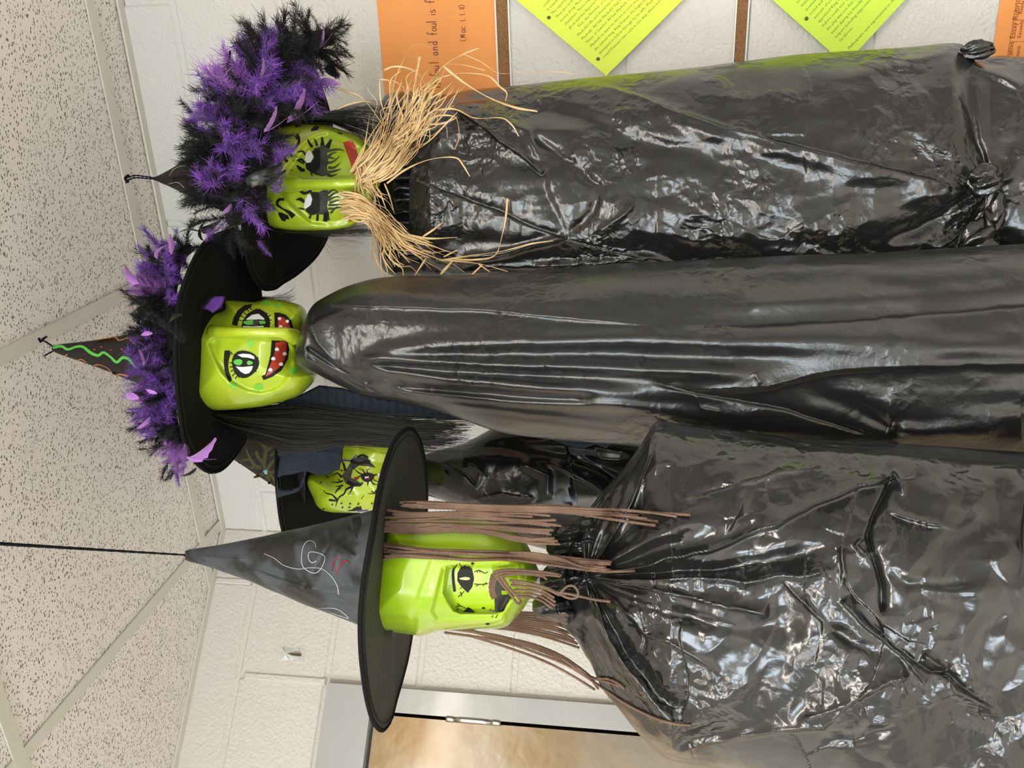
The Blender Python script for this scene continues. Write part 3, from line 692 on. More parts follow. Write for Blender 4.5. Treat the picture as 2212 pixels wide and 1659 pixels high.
def rel1(X, Y):
    h = creases(X, Y, C1, 8, 1.3)
    h += .0032*ridged(X/150, Y/80, 91)+.0018*ridged(X/60, Y/45, 93)*fbm(X/120, Y/120, 95, 2)
    ms = blobm(X, Y, [(1330,360,130,60,1),(1260,430,220,120,.7),(950,440,90,90,1),(1480,470,120,90,.8),(1620,420,110,60,.6),(1450,580,240,30,.8),(1000,250,60,50,.7),(1120,300,60,40,.5),(1720,330,90,30,.8),(1330,210,120,25,.6),(2130,420,50,90,1.3),(2090,540,50,50,1.3),(2180,150,60,40,.7)])
    h += (crumple(X, Y, 34, 1)*.0022 + crumple(X, Y, 15, 5)*.0012)*ms + (fbm(X/160, Y/70, 3, 2)-.5)*.016
    return h + crumple(X, Y, 90, 8)*.003
wrap('robe', R1, [(884, 1.20), (1000, 1.235), (1300, 1.25), (4300, 1.28)], [(884, .05), (930, .085), (1100, .10), (1800, .12), (2060, .10), (2140, .085), (2300, .11), (4300, .11)], M_film, w1, Tb=.09, nfront=210, step=2.6, relief=rel1)
K1 = [(812,300,500),(818,240,560),(830,208,585),(850,200,596),(880,198,600),(920,200,600),(970,205,600)]
wrap('collar', K1, 1.27, [(812, .05), (850, .09), (970, .08)], M_film3, w1, nfront=110, step=3,
     relief=lambda X, Y: creases(X, Y, [([(815, y), (860, y*.93+25), (960, y*.9+40)], 7, 9, 6*(1 if k % 2 else -1), 'g', (.1, .1)) for k, y in enumerate(range(230, 590, 26))]) + crumple(X, Y, 30, 4)*.006)
# waist tie of the first robe
def knot(name, parent, cx_, cy_, d, rx, ry, m, seed, n=26):
    bg = Bag(); rr = np.random.RandomState(seed)
    u, v = np.meshgrid(np.linspace(0, PI, n), np.linspace(0, 2*PI, n*2, endpoint=False), indexing='ij')
    q = 1 + .30*(crumple(u*22, v*16, 9, seed)+.2) + .18*np.cos(v*rr.randint(5, 8)+u*3)
    c = W(cx_, cy_, d); sx, sy = rx*d/F, ry*d/F
    V = np.stack([c[0]+sy*q*np.sin(u)*np.cos(v), c[1]-min(sx, sy)*.9*q*np.sin(u)*np.sin(v), c[2]+sx*q*np.cos(u)], -1)
    N2 = n*2; i = np.arange(n-1)[:, None]*N2; j = np.arange(N2)[None]; j2 = (j+1) % N2
    f = np.stack([i+j, i+j2, i+N2+j2, i+N2+j], -1).reshape(-1, 4).tolist()
    return obj(name, V.reshape(-1, 3), f, m, parent)
knot('waist_knot', w1, 2128, 388, 1.135, 26, 26, M_film4, 3)
obj('torn_hole', W(np.array([2122, 2130, 2140, 2136, 2128]), np.array([388, 378, 380, 391, 396]), 1.108), [[0, 1, 2, 3, 4]], M_dark, w1, smooth=False)
knot('waist_tie', w1, 2150, 450, 1.145, 15, 40, M_film4, 5); knot('waist_tie', w1, 2112, 532, 1.15, 30, 45, M_film4, 9)
knot('waist_tie', w1, 2112, 108, 1.215, 26, 15, M_film4, 12)
# ---------------- robe 2
R2 = [(638,752,772),(644,728,782),(652,708,788),(660,688,794),(668,670,799),(680,655,805),(700,642,816),(740,622,836),(790,606,856),(830,599,862),(880,596,872),(960,596,893),(1050,592,925),(1100,588,938),(1200,580,950),(1300,572,958),(1400,566,968),(1500,562,990),(1700,552,1010),(1900,545,1015),(2212,527,1020),(2500,520,1030),(3400,500,1060),(4300,480,1080)]
C2 = [([(676,656),(780,662),(880,664),(1020,668),(1180,682),(1300,694),(1480,706)],26,26,6,'k',(.05,.3)),
 ([(700,646),(860,634),(980,644),(1100,648),(1300,640)],14,22,5,'g'),([(690,700),(820,708),(1000,702),(1200,700)],26,20,5,'g'),
 ([(664,694),(684,738),(722,780),(775,822),(830,856)],34,30,9,'k',(.05,.1)),
 ([(752,776),(850,757),(953,747),(1170,737),(1400,730),(1650,734),(1900,743),(2240,750)],17,34,13,'g',(.08,.01)),
 ([(790,767),(900,765),(1000,763),(1200,760),(1500,768),(1800,776)],9,20,-7,'g',(.2,.3)),
 ([(752,777),(820,775),(920,780),(1050,787),(1220,792),(1400,798),(1520,803),(1700,812)],9,17,9,'g',(.05,.3)),
 ([(790,786),(940,798),(1150,810),(1400,824)],8,14,-6,'g',(.1,.3)),
 ([(756,782),(850,803),(960,820),(1060,828),(1160,837),(1310,847),(1480,862)],11,17,10,'g',(.08,.3)),
 ([(840,834),(950,840),(1100,856),(1300,866)],7,10,-7,'g'),
 ([(830,838),(940,852),(1080,866),(1260,872),(1400,882),(1500,892)],9,14,9,'g',(.05,.25)),
 ([(830,858),(960,878),(1130,900),(1300,926),(1420,945)],9,14,9,'g',(.05,.2)),
 ([(880,874),(1000,886),(1200,910),(1400,936)],6,9,-6,'g'),
 ([(640,760),(700,800),(760,838),(820,862)],7,9,6,'g'),([(650,745),(720,788),(790,830)],5,8,-7,'g'),([(644,742),(690,775),(750,812),(800,842)],4,6,5,'g'),
 ([(1440,842),(1560,842),(1660,834),(1760,808),(1850,796),(1960,791),(2240,787)],44,40,10,'k',(.15,.01)),
 ([(1400,822),(1470,842),(1540,856),(1700,884),(1890,946)],16,24,-5,'k',(.1,.1)),
 ([(1440,702),(1640,700),(1800,692),(1960,680),(2240,655)],26,34,-9,'k',(.3,.01)),
 ([(1930,930),(1920,890),(1925,850)],7,10,4,'s',(.1,.3)),([(1930,928),(1990,938),(2100,932),(2212,926)],14,30,6,'g',(.1,.02)),([(1925,925),(1850,880),(1760,850),(1700,830)],12,26,-5,'g',(.02,.3)),
 ([(1630,804),(1645,830)],7,7,3,'s'),([(1500,850),(1512,880),(1560,892)],4,4,2,'s'),([(1170,772),(1184,784),(1176,790)],5,5,1.5,'s'),([(1392,772),(1376,790)],5,5,2,'s'),
 ([(1560,620),(1720,612),(1850,604),(1960,618),(2080,606),(2212,602)],20,24,-7,'g'),([(1600,655),(1800,650),(2000,640)],18,20,5,'g')]
def rel2(X, Y):
    h = creases(X, Y, C2, 5, 1.05, wm=1.12)
    ms = blobm(X, Y, [(1300,640,240,36,.8),(800,690,130,36,.9),(900,630,160,20,.7),(1600,620,260,30,.6),(2000,620,220,40,.5),(1850,850,120,50,.4),(1500,740,90,20,.3)])
    return h + (crumple(X, Y, 34, 11)*.0024+crumple(X, Y, 14, 15)*.001)*ms + (fbm(X/260, Y/60, 13, 2)-.5)*.012
wrap('robe', R2, [(638, 1.03), (670, 1.05), (720, 1.075), (900, 1.09), (4300, 1.10)], [(638, .02), (660, .05), (720, .08), (900, .105), (1500, .12), (4300, .10)], M_film2, w2, Tb=.08, nfront=200, step=2.6, relief=rel2)
# ---------------- robe 3
R3 = [(908,988,1050),(918,982,1064),(950,972,1078),(1000,958,1100),(1040,938,1120),(1085,914,1150),(1120,905,1170),(1200,895,1190),(1400,890,1210),(1800,880,1230),(2300,870,1250),(4300,820,1300)]
C3 = [([(1000,962),(1100,968),(1250,985),(1380,1000)],16,16,-8,'g'),([(1010,1000),(1040,1020),(1030,1050),(1060,1080)],7,7,6,'s'),([(960,1000),(1010,1030),(1060,1085)],8,8,-6,'k'),
 ([(915,990),(950,1000),(965,1030),(950,1060)],9,9,5,'s'),([(1120,1000),(1180,1030),(1180,1080)],10,10,5,'g'),([(1180,1000),(1260,1040),(1330,1080)],8,10,8,'k'),([(1230,990),(1310,1020),(1380,1060)],8,10,-8,'g'),([(1010,1080),(1080,1070),(1160,1075)],8,8,6,'s')]
wrap('robe', R3, 1.45, [(908, .03), (1000, .09), (1400, .12), (4300, .13)], M_film3, w3, nfront=110, step=3,
     relief=lambda X, Y: creases(X, Y, C3)+crumple(X, Y, 74, 21, .3)*.013)
# ---------------- robe 4
R4 = [(1196,1168,1300),(1205,1150,1336),(1215,1142,1352),(1230,1136,1368),(1246,1128,1384),(1262,1110,1412),(1275,1096,1432),(1299,1064,1485),(1320,1040,1512),(1342,1016,1538),(1360,994,1562),(1380,966,1586),(1400,934,1608),(1419,910,1626),(1448,912,1642),(1480,918,1650),(1563,928,1662),(1657,938,1690),(1750,948,1720),(1892,955,1750),(2000,962,1770),(2212,976,1800),(2500,985,1830),(3300,990,1900),(4300,990,1960)]
N4 = (1268, 1245)
C4 = [([N4,(1330,1205),(1400,1160),(1500,1130),(1600,1100)],5,22,9,'g',(.05,.4)),([N4,(1330,1180),(1400,1130),(1450,1080)],5,16,-8,'g',(.05,.3)),([N4,(1320,1165),(1365,1090),(1400,1000),(1418,918)],5,18,10,'k',(.05,.05)),
 ([N4,(1300,1175),(1330,1110),(1372,1010)],4,10,-8,'g',(.05,.2)),
 ([N4,(1400,1222),(1540,1185),(1680,1130),(1790,1075),(1925,1032)],5,18,11,'k',(.05,.04)),([N4,(1400,1238),(1560,1230),(1700,1205),(1820,1175)],5,16,-8,'g',(.05,.2)),
 ([N4,(1400,1252),(1500,1248),(1612,1258),(1700,1245),(1815,1235)],5,12,9,'s',(.05,.1)),([(1610,1258),(1608,1230),(1650,1215)],7,7,4,'s'),
 ([N4,(1400,1270),(1520,1300),(1660,1332)],5,12,9,'k',(.05,.03)),([N4,(1360,1300),(1480,1330),(1600,1352),(1780,1360)],5,22,-8,'g',(.05,.4)),
 ([N4,(1330,1300),(1400,1370),(1500,1420),(1570,1466)],5,14,9,'k',(.05,.2)),([N4,(1300,1310),(1350,1400),(1420,1490),(1500,1560)],5,14,-9,'g',(.05,.2)),
 ([N4,(1285,1330),(1330,1420),(1400,1500),(1440,1560),(1446,1636)],5,13,10,'g',(.05,.05)),([(1250,1300),(1262,1350),(1290,1420),(1330,1490)],8,12,-7,'g'),([(1290,1290),(1310,1380),(1380,1480)],6,10,8,'s'),
 ([(1448,1636),(1540,1606),(1660,1580),(1780,1570),(1860,1500),(1965,1458)],10,14,8,'k',(.05,.03)),([(1448,1625),(1500,1590),(1600,1570)],7,16,-5,'g'),
 ([(1925,1030),(1895,1090),(1872,1150),(1880,1190),(1900,1260),(1905,1330)],8,11,-10,'k',(.02,.1)),([(1872,1152),(1850,1175),(1870,1195),(1895,1190)],6,7,7,'s'),([(1800,1180),(1820,1185),(1822,1240),(1815,1290)],6,7,6,'s'),
 ([(1818,1300),(1890,1370),(1960,1430),(2000,1478)],7,10,8,'k',(.03,.03)),([(1850,1310),(1930,1400),(2010,1450),(2050,1458),(2100,1500),(2170,1540)],8,12,-8,'k'),([(1778,1345),(1850,1390),(1920,1420)],8,12,-6,'g'),([(1680,1255),(1740,1300),(1778,1342),(1775,1380)],8,10,7,'k'),
 ([(1990,1410),(2050,1456)],8,8,7,'s'),([(2050,1455),(2064,1490),(2110,1516),(2180,1548)],8,10,8,'s'),
 ([(1900,1150),(1990,1120),(2212,1140)],30,40,-6,'g',(.2,.02)),([(1905,1105),(1990,1130),(2070,1146)],14,8,8,'k'),([(1940,1250),(2050,1270),(2212,1290)],9,24,5,'g'),([(1905,1225),(1960,1260),(2050,1260),(2130,1256)],8,10,-5,'g'),
 ([(1925,1015),(1940,1040),(1955,1075)],7,8,7,'s'),([(1438,912),(1600,940),(1760,968),(1930,982),(2212,1010)],14,20,5,'g',(.05,.02)),([(1560,1050),(1620,1038),(1660,1030),(1740,1010),(1800,1000)],7,8,6,'s'),([(1480,1080),(1540,1062),(1612,1040)],8,8,-5,'k'),([(1560,1160),(1600,1100),(1616,1042)],8,12,6,'s'),
 ([(1720,1560),(1800,1530),(1860,1512)],9,9,5,'s'),([(1760,1590),(1840,1600),(1920,1570),(1990,1530)],9,12,-6,'g'),([(1860,1524),(1880,1560),(1960,1560)],8,8,6,'s'),([(2050,1530),(2120,1550),(2212,1560)],10,20,-5,'g')]
def rel4(X, Y):
    h = creases(X, Y, C4, 12, 1.05, (.25, .4), 1.45)
    dn = np.hypot(X-N4[0], Y-N4[1]); an = np.arctan2(Y-N4[1], X-N4[0])
    fan = np.exp(-dn/110)*np.clip(dn/40, 0, 1)
    h += .006*fan*np.sin(an*17+1.2*np.sin(an*5)) + .004*np.exp(-dn/220)*np.sin(an*11+2)
    ms = blobm(X, Y, [(1420,1050,100,90,.8),(1640,1090,120,60,1),(1700,1050,60,60,.7),(1480,1250,90,50,1),(1560,1260,120,30,1),(1780,1250,110,60,1),(1900,1160,60,60,1.1),(2060,1520,110,60,1),(1840,1540,90,60,1),(1990,1420,60,50,.8),(2010,1350,40,40,.9),(1400,1300,60,45,.8),(1330,1350,50,50,.5),(1960,1130,70,30,.8),(2150,1560,70,60,.7)])
    h += (crumple(X, Y, 44, 31)*.0036+crumple(X, Y, 20, 35)*.0018)*ms
    h += .0065*ridged(dn/230, an*2.2, 97)*np.clip(dn/150, 0, 1)+.0016*ridged(X/85+Y/200, Y/85, 98)
    return h + crumple(X, Y, 120, 38)*.009 + (fbm(X/120, Y/120, 33, 2)-.5)*.014
wrap('robe', R4, [(1196, .925), (1400, .92), (4300, .92)], [(1196, .015), (1240, .03), (1330, .085), (1450, .12), (2000, .14), (4300, .16)], M_film4, w4, nfront=300, step=2.5, relief=rel4)
def ruff(cols, d, T, seed, sc=26):
    wrap('neck_ruff', cols, d, T, M_film4, w4, nfront=90, step=2, nb=20, relief=lambda X, Y: crumple(X, Y, sc, seed)*.016+crumple(X, Y, sc*.5, seed+5)*.005+.004*np.sin(Y/4.+X/30))
ruff([(1180,1160,1190),(1188,1142,1200),(1205,1130,1206),(1235,1126,1204),(1262,1118,1210),(1290,1112,1206),(1304,1118,1190)], .905, [(1180, .012), (1230, .035), (1304, .02)], 41)
ruff([(1166,1246,1262),(1176,1228,1276),(1196,1212,1290),(1220,1200,1296),(1250,1196,1292),(1275,1208,1280)], .90, [(1166, .012), (1220, .034), (1275, .02)], 44, 20)
ruff([(1150,1300,1318),(1158,1290,1330),(1175,1284,1338),(1200,1280,1342),(1225,1290,1350),(1240,1310,1340)], .905, [(1150, .012), (1200, .03), (1240, .015)], 47, 20)
# ---------------- the painted jug heads
def z(P, k, ox, oy): P = np.asarray(P, float); return np.c_[P[:, 0]/k+ox, P[:, 1]/k+oy]
def soft(X, Y, poly, w):                              # 0 outside, 1 inside a polygon, ramp of w px
    P = np.asarray(poly, float); d, _, _ = seg_field(X, Y, np.vstack([P, P[:1]])); ins = np.zeros(X.shape, bool)
    for k in range(len(P)):
        a, b = P[k], P[(k+1) % len(P)]; c1 = (a[1] > Y) != (b[1] > Y); xx = (b[0]-a[0])*(Y-a[1])/(b[1]-a[1]+1e-12)+a[0]; ins ^= c1 & (X < xx)
    s = np.clip(np.where(ins, d, -d)/w*.5+.5, 0, 1); return s*s*(3-2*s)
def head(nm, parent): return empty(nm, tuple(np.array(parent.location)*0), None) 
# head 1
J1 = [(548,330),(562,306),(585,290),(605,275),(633,268),(679,267),(712,272),(734,279),(772,293),(795,315),(808,345),(812,385),(808,430),(796,460),(780,478),(760,491),(735,498),(709,501),(670,502),(633,501),(595,494),(570,478),(552,450),(545,390)]
RA = z([(860,830),(900,720),(940,640),(1060,480),(1180,370),(1300,335),(1420,395),(1560,470),(1650,600),(1650,1000),(1500,1130),(1300,1155),(1150,1120),(1000,980)], 3.95, 380, 200)
def relj1(X, Y):
    h = -.013*soft(X, Y, RA, 8) + .0018*np.exp(-((soft(X, Y, RA, 16)-.5)/.25)**2)
    bar = np.exp(-((Y-398)/15)**4)*soft(X, Y, [(592,340),(640,372),(830,376),(830,422),(640,424),(592,460)], 14)
    return h + .006*bar
h1 = inflate('jug_head', J1, 1.205, .062, .06, 92, 3.0, M_jug, w1, relief=relj1, label='lime green jug face with handle nose')
def handle(P, width, depth, parent, m, flat=.75):
    C = cat_rom(np.array(P, float), 60); w_ = np.interp(np.linspace(0, 1, 60), np.linspace(0, 1, len(width)), width)*depth/F/2
    v, f = tube_vf(W(C[:, 0], C[:, 1], C[:, 2]), w_, 16, 0, -.06); return obj('jug_handle', v, f, m, parent)
handle([(622,398,1.150),(650,398,1.136),(700,398,1.131),(750,397,1.132),(785,396,1.140),(808,396,1.165)], [46, 28, 25, 25, 26, 34], 1.13, h1, M_jug)
p = Paint(h1, 3.95, 380, 200)
p.stroke([(1025,360),(1045,385),(1050,420),(1020,470),(970,510),(935,545),(930,570),(955,590)], [40, 22, 18, 16, 14, 24], M_blk).stroke([(1020,385),(1055,380)], [34, 20], M_blk).done('painted_eyebrow', h1)
p.stroke([(925,912),(880,915),(862,950),(900,985),(960,1020),(1005,1060)], [22, 26, 20, 14, 30, 46], M_blk).poly([(870,1020),(905,1025),(960,1050),(968,1085),(940,1080),(935,1100),(905,1095),(880,1055)], M_blk).done('painted_eyebrow', h1)
for e in (0, 1):
    if e == 0:
        p.poly([(1180,475),(1230,460),(1255,430),(1285,470),(1330,400),(1315,460),(1290,520),(1300,570),(1290,640),(1300,700),(1250,715),(1190,700),(1150,680),(1110,650),(1105,600),(1150,590),(1180,560),(1165,510)], M_gry)
        p.poly([(1160,500),(1225,480),(1235,560),(1225,650),(1170,690),(1115,650),(1105,605),(1160,590),(1180,550)], M_blk)
        p.poly([(1130,492),(1150,500),(1172,545),(1150,595),(1118,600),(1098,575),(1105,530)], M_wht).stroke([(1140,510),(1160,545),(1128,590),(1118,560),(1135,530)], 4, M_gry)
        for S, w in (([(1165,465),(1145,440),(1125,400)], [24, 20, 10]), ([(1205,455),(1195,420),(1180,395)], [22, 16, 8]), ([(1250,450),(1250,410),(1245,380)], [40, 22, 20]), ([(1290,470),(1310,430),(1325,400)], [50, 30, 20]),
                     ([(1110,540),(1080,500),(1035,510)], [14, 16, 8]), ([(1100,600),(1070,570),(1030,580)], [16, 22, 8]), ([(1090,610),(1060,590),(1035,575)], [10, 14, 10]), ([(1100,660),(1075,660),(1030,620)], [26, 34, 10]), ([(1150,685),(1165,715)], [14, 6])):
            p.stroke(S, w, M_blk)
        for S in ([(1290,500),(1340,490),(1400,485),(1440,500)], [(1290,560),(1330,520),(1370,510)], [(1290,600),(1340,590),(1400,540)], [(1300,640),(1350,640),(1400,600)], [(1300,680),(1350,670),(1410,650)], [(1290,700),(1330,710),(1380,690)], [(1295,540),(1330,560),(1360,560)]):
            p.stroke(S, [26, 18, 5], M_gry)
    else:
        p.poly([(1140,845),(1220,850),(1260,830),(1300,835),(1300,900),(1290,970),(1300,1010),(1315,1090),(1265,1100),(1255,1040),(1200,1040),(1150,1050),(1105,1010),(1110,985),(1145,960),(1160,900)], M_gry)
        p.poly([(1150,850),(1215,850),(1230,930),(1225,1020),(1160,1045),(1110,1010),(1115,985),(1150,960),(1165,900)], M_blk)
        p.poly([(1125,868),(1150,872),(1163,910),(1150,960),(1110,990),(1092,985),(1100,920)], M_wht).stroke([(1130,885),(1145,930),(1112,970),(1110,940)], 4, M_gry)
        for S, w in (([(1150,840),(1100,860),(1065,845),(1040,835)], [20, 24, 26, 8]), ([(1100,935),(1060,910),(1025,915)], [24, 34, 8]), ([(1100,1000),(1070,990),(1045,985)], [10, 16, 6]), ([(1150,1045),(1140,1075)], [16, 20]), ([(1210,1040),(1205,1095)], [20, 22]), ([(1290,1020),(1270,1100)], [40, 36]), ([(1150,845),(1155,825)], [16, 12])):
            p.stroke(S, w, M_blk)
        for S in ([(1300,860),(1340,830),(1380,845)], [(1300,900),(1350,860),(1410,850)], [(1300,920),(1360,890),(1410,895)], [(1300,960),(1360,960),(1440,950)], [(1300,990),(1350,990),(1400,980)], [(1320,1030),(1370,980),(1460,1000)], [(1310,940),(1380,920),(1430,905)]):
            p.stroke(S, [20, 14, 5], M_gry)
    p.done('painted_eye', h1)
p.poly([(1425,425),(1500,405),(1530,450),(1560,560),(1560,700),(1510,690),(1490,600),(1460,520)], M_red).poly([(1500,840),(1560,850),(1560,1020),(1500,1100),(1475,1105),(1485,1000),(1520,930)], M_red).done('painted_mouth', h1)
p.ell(1248, 762, 28, 26, M_blk).done('painted_wart', h1)
p.poly([(1155,310),(1190,280),(1225,290),(1210,320),(1180,325),(1150,330)], M_blk).stroke([(1018,290),(1070,278)], [18, 16], M_blk).stroke([(790,390),(860,385)], [30, 22], M_blk).stroke([(1380,345),(1420,350)], 12, M_blk).stroke([(975,660),(1000,665)], 5, M_blk).stroke([(995,575),(1015,590)], 5, M_blk).done('paint_mark', h1)
# head 2
J2 = [(388,705),(405,690),(427,684),(455,676),(484,668),(486,650),(515,650),(549,652),(580,646),(600,647),(621,651),(648,658),(661,672),(664,690),(658,715),(648,745),(648,775),(664,790),(684,805),(679,822),(662,842),(645,855),(609,868),(570,878),(537,882),(490,886),(455,886),(420,880),(395,860),(386,780)]
RB = z([(290,590),(320,550),(370,530),(900,550),(985,565),(1060,640),(1075,720),(1030,850),(940,975),(860,1015),(760,1035),(640,1015),(500,945),(420,860),(340,720)], 4.148, 380, 600)
def relj2(X, Y):
    h = -.010*soft(X, Y, RB, 6) + .0022*np.exp(-((soft(X, Y, RB, 14)-.5)/.25)**2)
    yl_ = 716 + (X-484)*.0
    bar = np.exp(-((Y-yl_)/13)**4)*soft(X, Y, [(478,690),(630,690),(655,740),(630,738),(478,738)], 12)
    h += .004*bar - .003*soft(X, Y, [(430,690),(560,655),(650,665),(640,705),(500,704)], 10)
    h += .0025*np.exp(-((X-(610+(Y-660)*1.1))/5)**2)*np.clip((690-Y)/20, 0, 1) + .002*(fbm(X/30, Y/30, 77, 2)-.5)
    return h
h2 = inflate('jug_head', J2, 1.130, .088, .055, 92, 3.0, M_jug, w2, relief=relj2, label='lime green jug face with outlined eyes and grin')
handle([(462,716,1.062),(486,718,1.040),(520,718,1.028),(570,718,1.028),(612,720,1.036),(636,728,1.058)], [34, 28, 25, 25, 26, 40], 1.04, h2, M_jug)
p = Paint(h2, 4.148, 380, 600)
p.ell(618, 772, 122, 124, M_blk).poly([(550,690),(600,680),(665,685),(700,705),(705,730),(640,715),(590,712)], M_wht).poly([(535,795),(600,800),(690,790),(680,825),(655,855),(620,863),(585,845)], M_wht)
p.ell(557, 756, 40, 28, M_grn).ell(661, 762, 27, 19, M_grn)
for S in ([(505,690),(490,665)], [(510,760),(480,762)], [(510,800),(482,800)], [(515,830),(490,840)], [(530,855),(505,880)], [(555,875),(530,905)], [(570,885),(560,895)], [(715,720),(740,715)], [(725,745),(745,750)], [(725,785),(740,792)], [(705,825),(720,845)]): p.stroke(S, 9, M_blk)
p.done('painted_eye', h2)
p.poly([(435,652),(485,652),(488,690),(472,740),(468,790),(474,840),(500,905),(498,925),(478,935),(450,880),(435,830),(428,740)], M_blk).done('painted_eyebrow', h2)
p.poly([(585,442),(600,380),(640,322),(700,285),(750,278),(805,310),(840,365),(842,442)], M_blk).poly([(625,375),(680,332),(740,322),(790,362),(792,378),(745,372),(690,375)], M_wht).poly([(603,432),(690,436),(785,430),(785,447),(603,447)], M_wht)
p.poly([(690,378),(745,378),(742,432),(690,432)], M_gry).poly([(603,392),(650,380),(692,378),(690,420),(640,424),(612,412)], M_grn).poly([(742,388),(770,384),(803,390),(800,412),(755,418)], M_grn)
for S in ([(600,385),(560,380)], [(610,355),(580,340)], [(630,330),(605,310)], [(655,305),(640,285)], [(680,290),(665,265)], [(800,330),(825,315)], [(820,350),(850,330)], [(835,385),(855,375)], [(835,410),(850,405)], [(720,285),(715,275)]): p.stroke(S, 8, M_blk)
p.done('painted_eye', h2)
p.poly([(500,420),(515,360),(555,290),(615,245),(690,235),(665,270),(605,305),(575,350),(555,400),(550,432)], M_blk).done('painted_eyebrow', h2)
p.poly([(858,562),(1000,568),(1016,640),(1003,730),(945,830),(865,888),(785,918),(768,882),(800,868),(825,780),(848,690)], M_blk).poly([(895,570),(985,572),(992,650),(975,735),(925,805),(860,855),(802,888),(838,800),(878,700),(890,640)], M_red)
for x, y in ((905,641),(974,681),(873,725),(942,774),(847,825)): p.ell(x, y, 19, 16, M_wht)
p.poly([(882,312),(925,312),(985,332),(1035,385),(1062,480),(1020,482),(885,452)], M_blk).poly([(915,352),(960,352),(1005,395),(1030,462),(985,460),(912,446)], M_red)
for x, y in ((928,366),(998,391),(938,438),(1015,466)): p.ell(x, y, 16, 14, M_wht)
p.done('painted_mouth', h2)
for x, y, a, b in ((810,228,46,22),(915,246,32,26),(668,586,36,26),(1060,830,46,34),(515,960,36,28),(740,978,40,30)): p.ell(x, y, a, b, M_spot).done('paint_spot', h2)
# head 3
J3 = [(660,1040),(668,1026),(715,1020),(722,985),(735,955),(751,935),(790,925),(830,925),(858,945),(866,990),(862,1040),(850,1085),(830,1102),(786,1107),(739,1108),(705,1105),(686,1095),(674,1070)]
h3 = inflate('jug_head', J3, 1.43, .07, .06, 75, 3.2, M_jug, w3, relief=lambda X, Y: .003*np.exp(-((Y-1075-(X-700)*-.05)/7)**2)-.005*soft(X, Y, [(745,985),(840,990),(840,1065),(770,1080),(745,1040)], 12)+.002*np.exp(-((X-745)/5)**2)*(Y > 990), label='lime green jug face with branching black paint')
p = Paint(h3, 4.254, 480, 900)
p.ell(1335, 556, 62, 44, M_blk).poly([(1310,550),(1350,545),(1355,570),(1310,575)], M_dred).poly([(1310,553),(1345,549),(1345,558),(1312,565)], M_wht).done('painted_eye', h3)
p.poly([(1100,540),(1150,470),(1190,400),(1240,370),(1330,372),(1360,420),(1410,470),(1330,455),(1260,450),(1200,490),(1180,560),(1240,590),(1280,620),(1270,645),(1210,640),(1130,610)], M_gry)
for S, w in (([(1240,375),(1290,355),(1340,380)], 22), ([(1300,400),(1350,410),(1350,440)], 24), ([(1180,405),(1250,430),(1320,420),(1390,450)], [30, 26, 6]), ([(1150,600),(1210,625),(1285,620)], [40, 36, 22])): p.stroke(S, w, M_blk)
p.done('painted_eyebrow', h3)
for S, w in (([(1130,500),(1120,450),(1095,400)], [24, 18, 8]), ([(1100,560),(1060,520),(1030,530),(1000,545)], [20, 14, 10, 4]), ([(1110,500),(1080,490)], [12, 6]), ([(1110,590),(1060,605),(1000,600)], [16, 12, 4]), ([(1090,600),(1060,570)], [12, 6]), ([(1110,630),(1080,640),(1040,640)], [18, 12, 4]), ([(1090,650),(1060,670),(1035,710)], [18, 14, 6]),
             ([(1200,640),(1140,670),(1120,710),(1075,740),(1060,770),(1040,830)], [24, 18, 16, 14, 12, 4]), ([(1060,770),(1010,720),(960,705),(925,675)], [22, 14, 10, 4]), ([(1050,775),(980,765)], [14, 22]), ([(1200,640),(1185,680),(1160,720)], [20, 12, 4]), ([(1130,680),(1150,660)], [12, 10]),
             ([(1300,540),(1260,520),(1215,485)], [14, 10, 4]), ([(1310,525),(1290,490),(1250,480)], [12, 8, 4]), ([(1335,520),(1330,490),(1355,480),(1360,460)], [12, 8, 6, 4]), ([(1290,600),(1290,620)], [10, 6]), ([(1340,600),(1335,635)], [14, 8]), ([(1370,590),(1390,620),(1440,625)], [12, 8, 4]), ([(1390,580),(1440,605)], [10, 4]), ([(1390,540),(1440,530)], [16, 6]), ([(1280,545),(1250,550)], [16, 8]),
             ([(1370,685),(1400,705),(1440,710)], [8, 10, 4]), ([(1410,675),(1400,705),(1340,710)], [10, 8, 4]), ([(1305,720),(1280,755)], [4, 6]), ([(1280,840),(1210,860),(1150,865)], [40, 20, 6]), ([(1250,835),(1200,850)], [24, 8])): p.stroke(S, w, M_blk)
for x, y in ((905,605),(1010,808),(1095,800),(1105,836),(1175,802),(1168,835),(1250,805),(1375,800),(968,555),(930,850)): p.ell(x, y, 9, 7, M_blk)
p.done('painted_branches', h3)
p.poly([(1205,560),(1250,550),(1260,565),(1225,590)], M_dred).poly([(1425,525),(1450,520),(1470,580),(1440,560)], M_wht).poly([(1460,500),(1500,480),(1500,560),(1470,540)], M_red).done('painted_teeth', h3)
p.stroke([(1095,400),(1180,405),(1205,385),(1235,352)], [10, 14, 12, 10], M_purp).stroke([(1240,870),(1340,862)], [16, 14], M_purp).done('painted_line', h3)
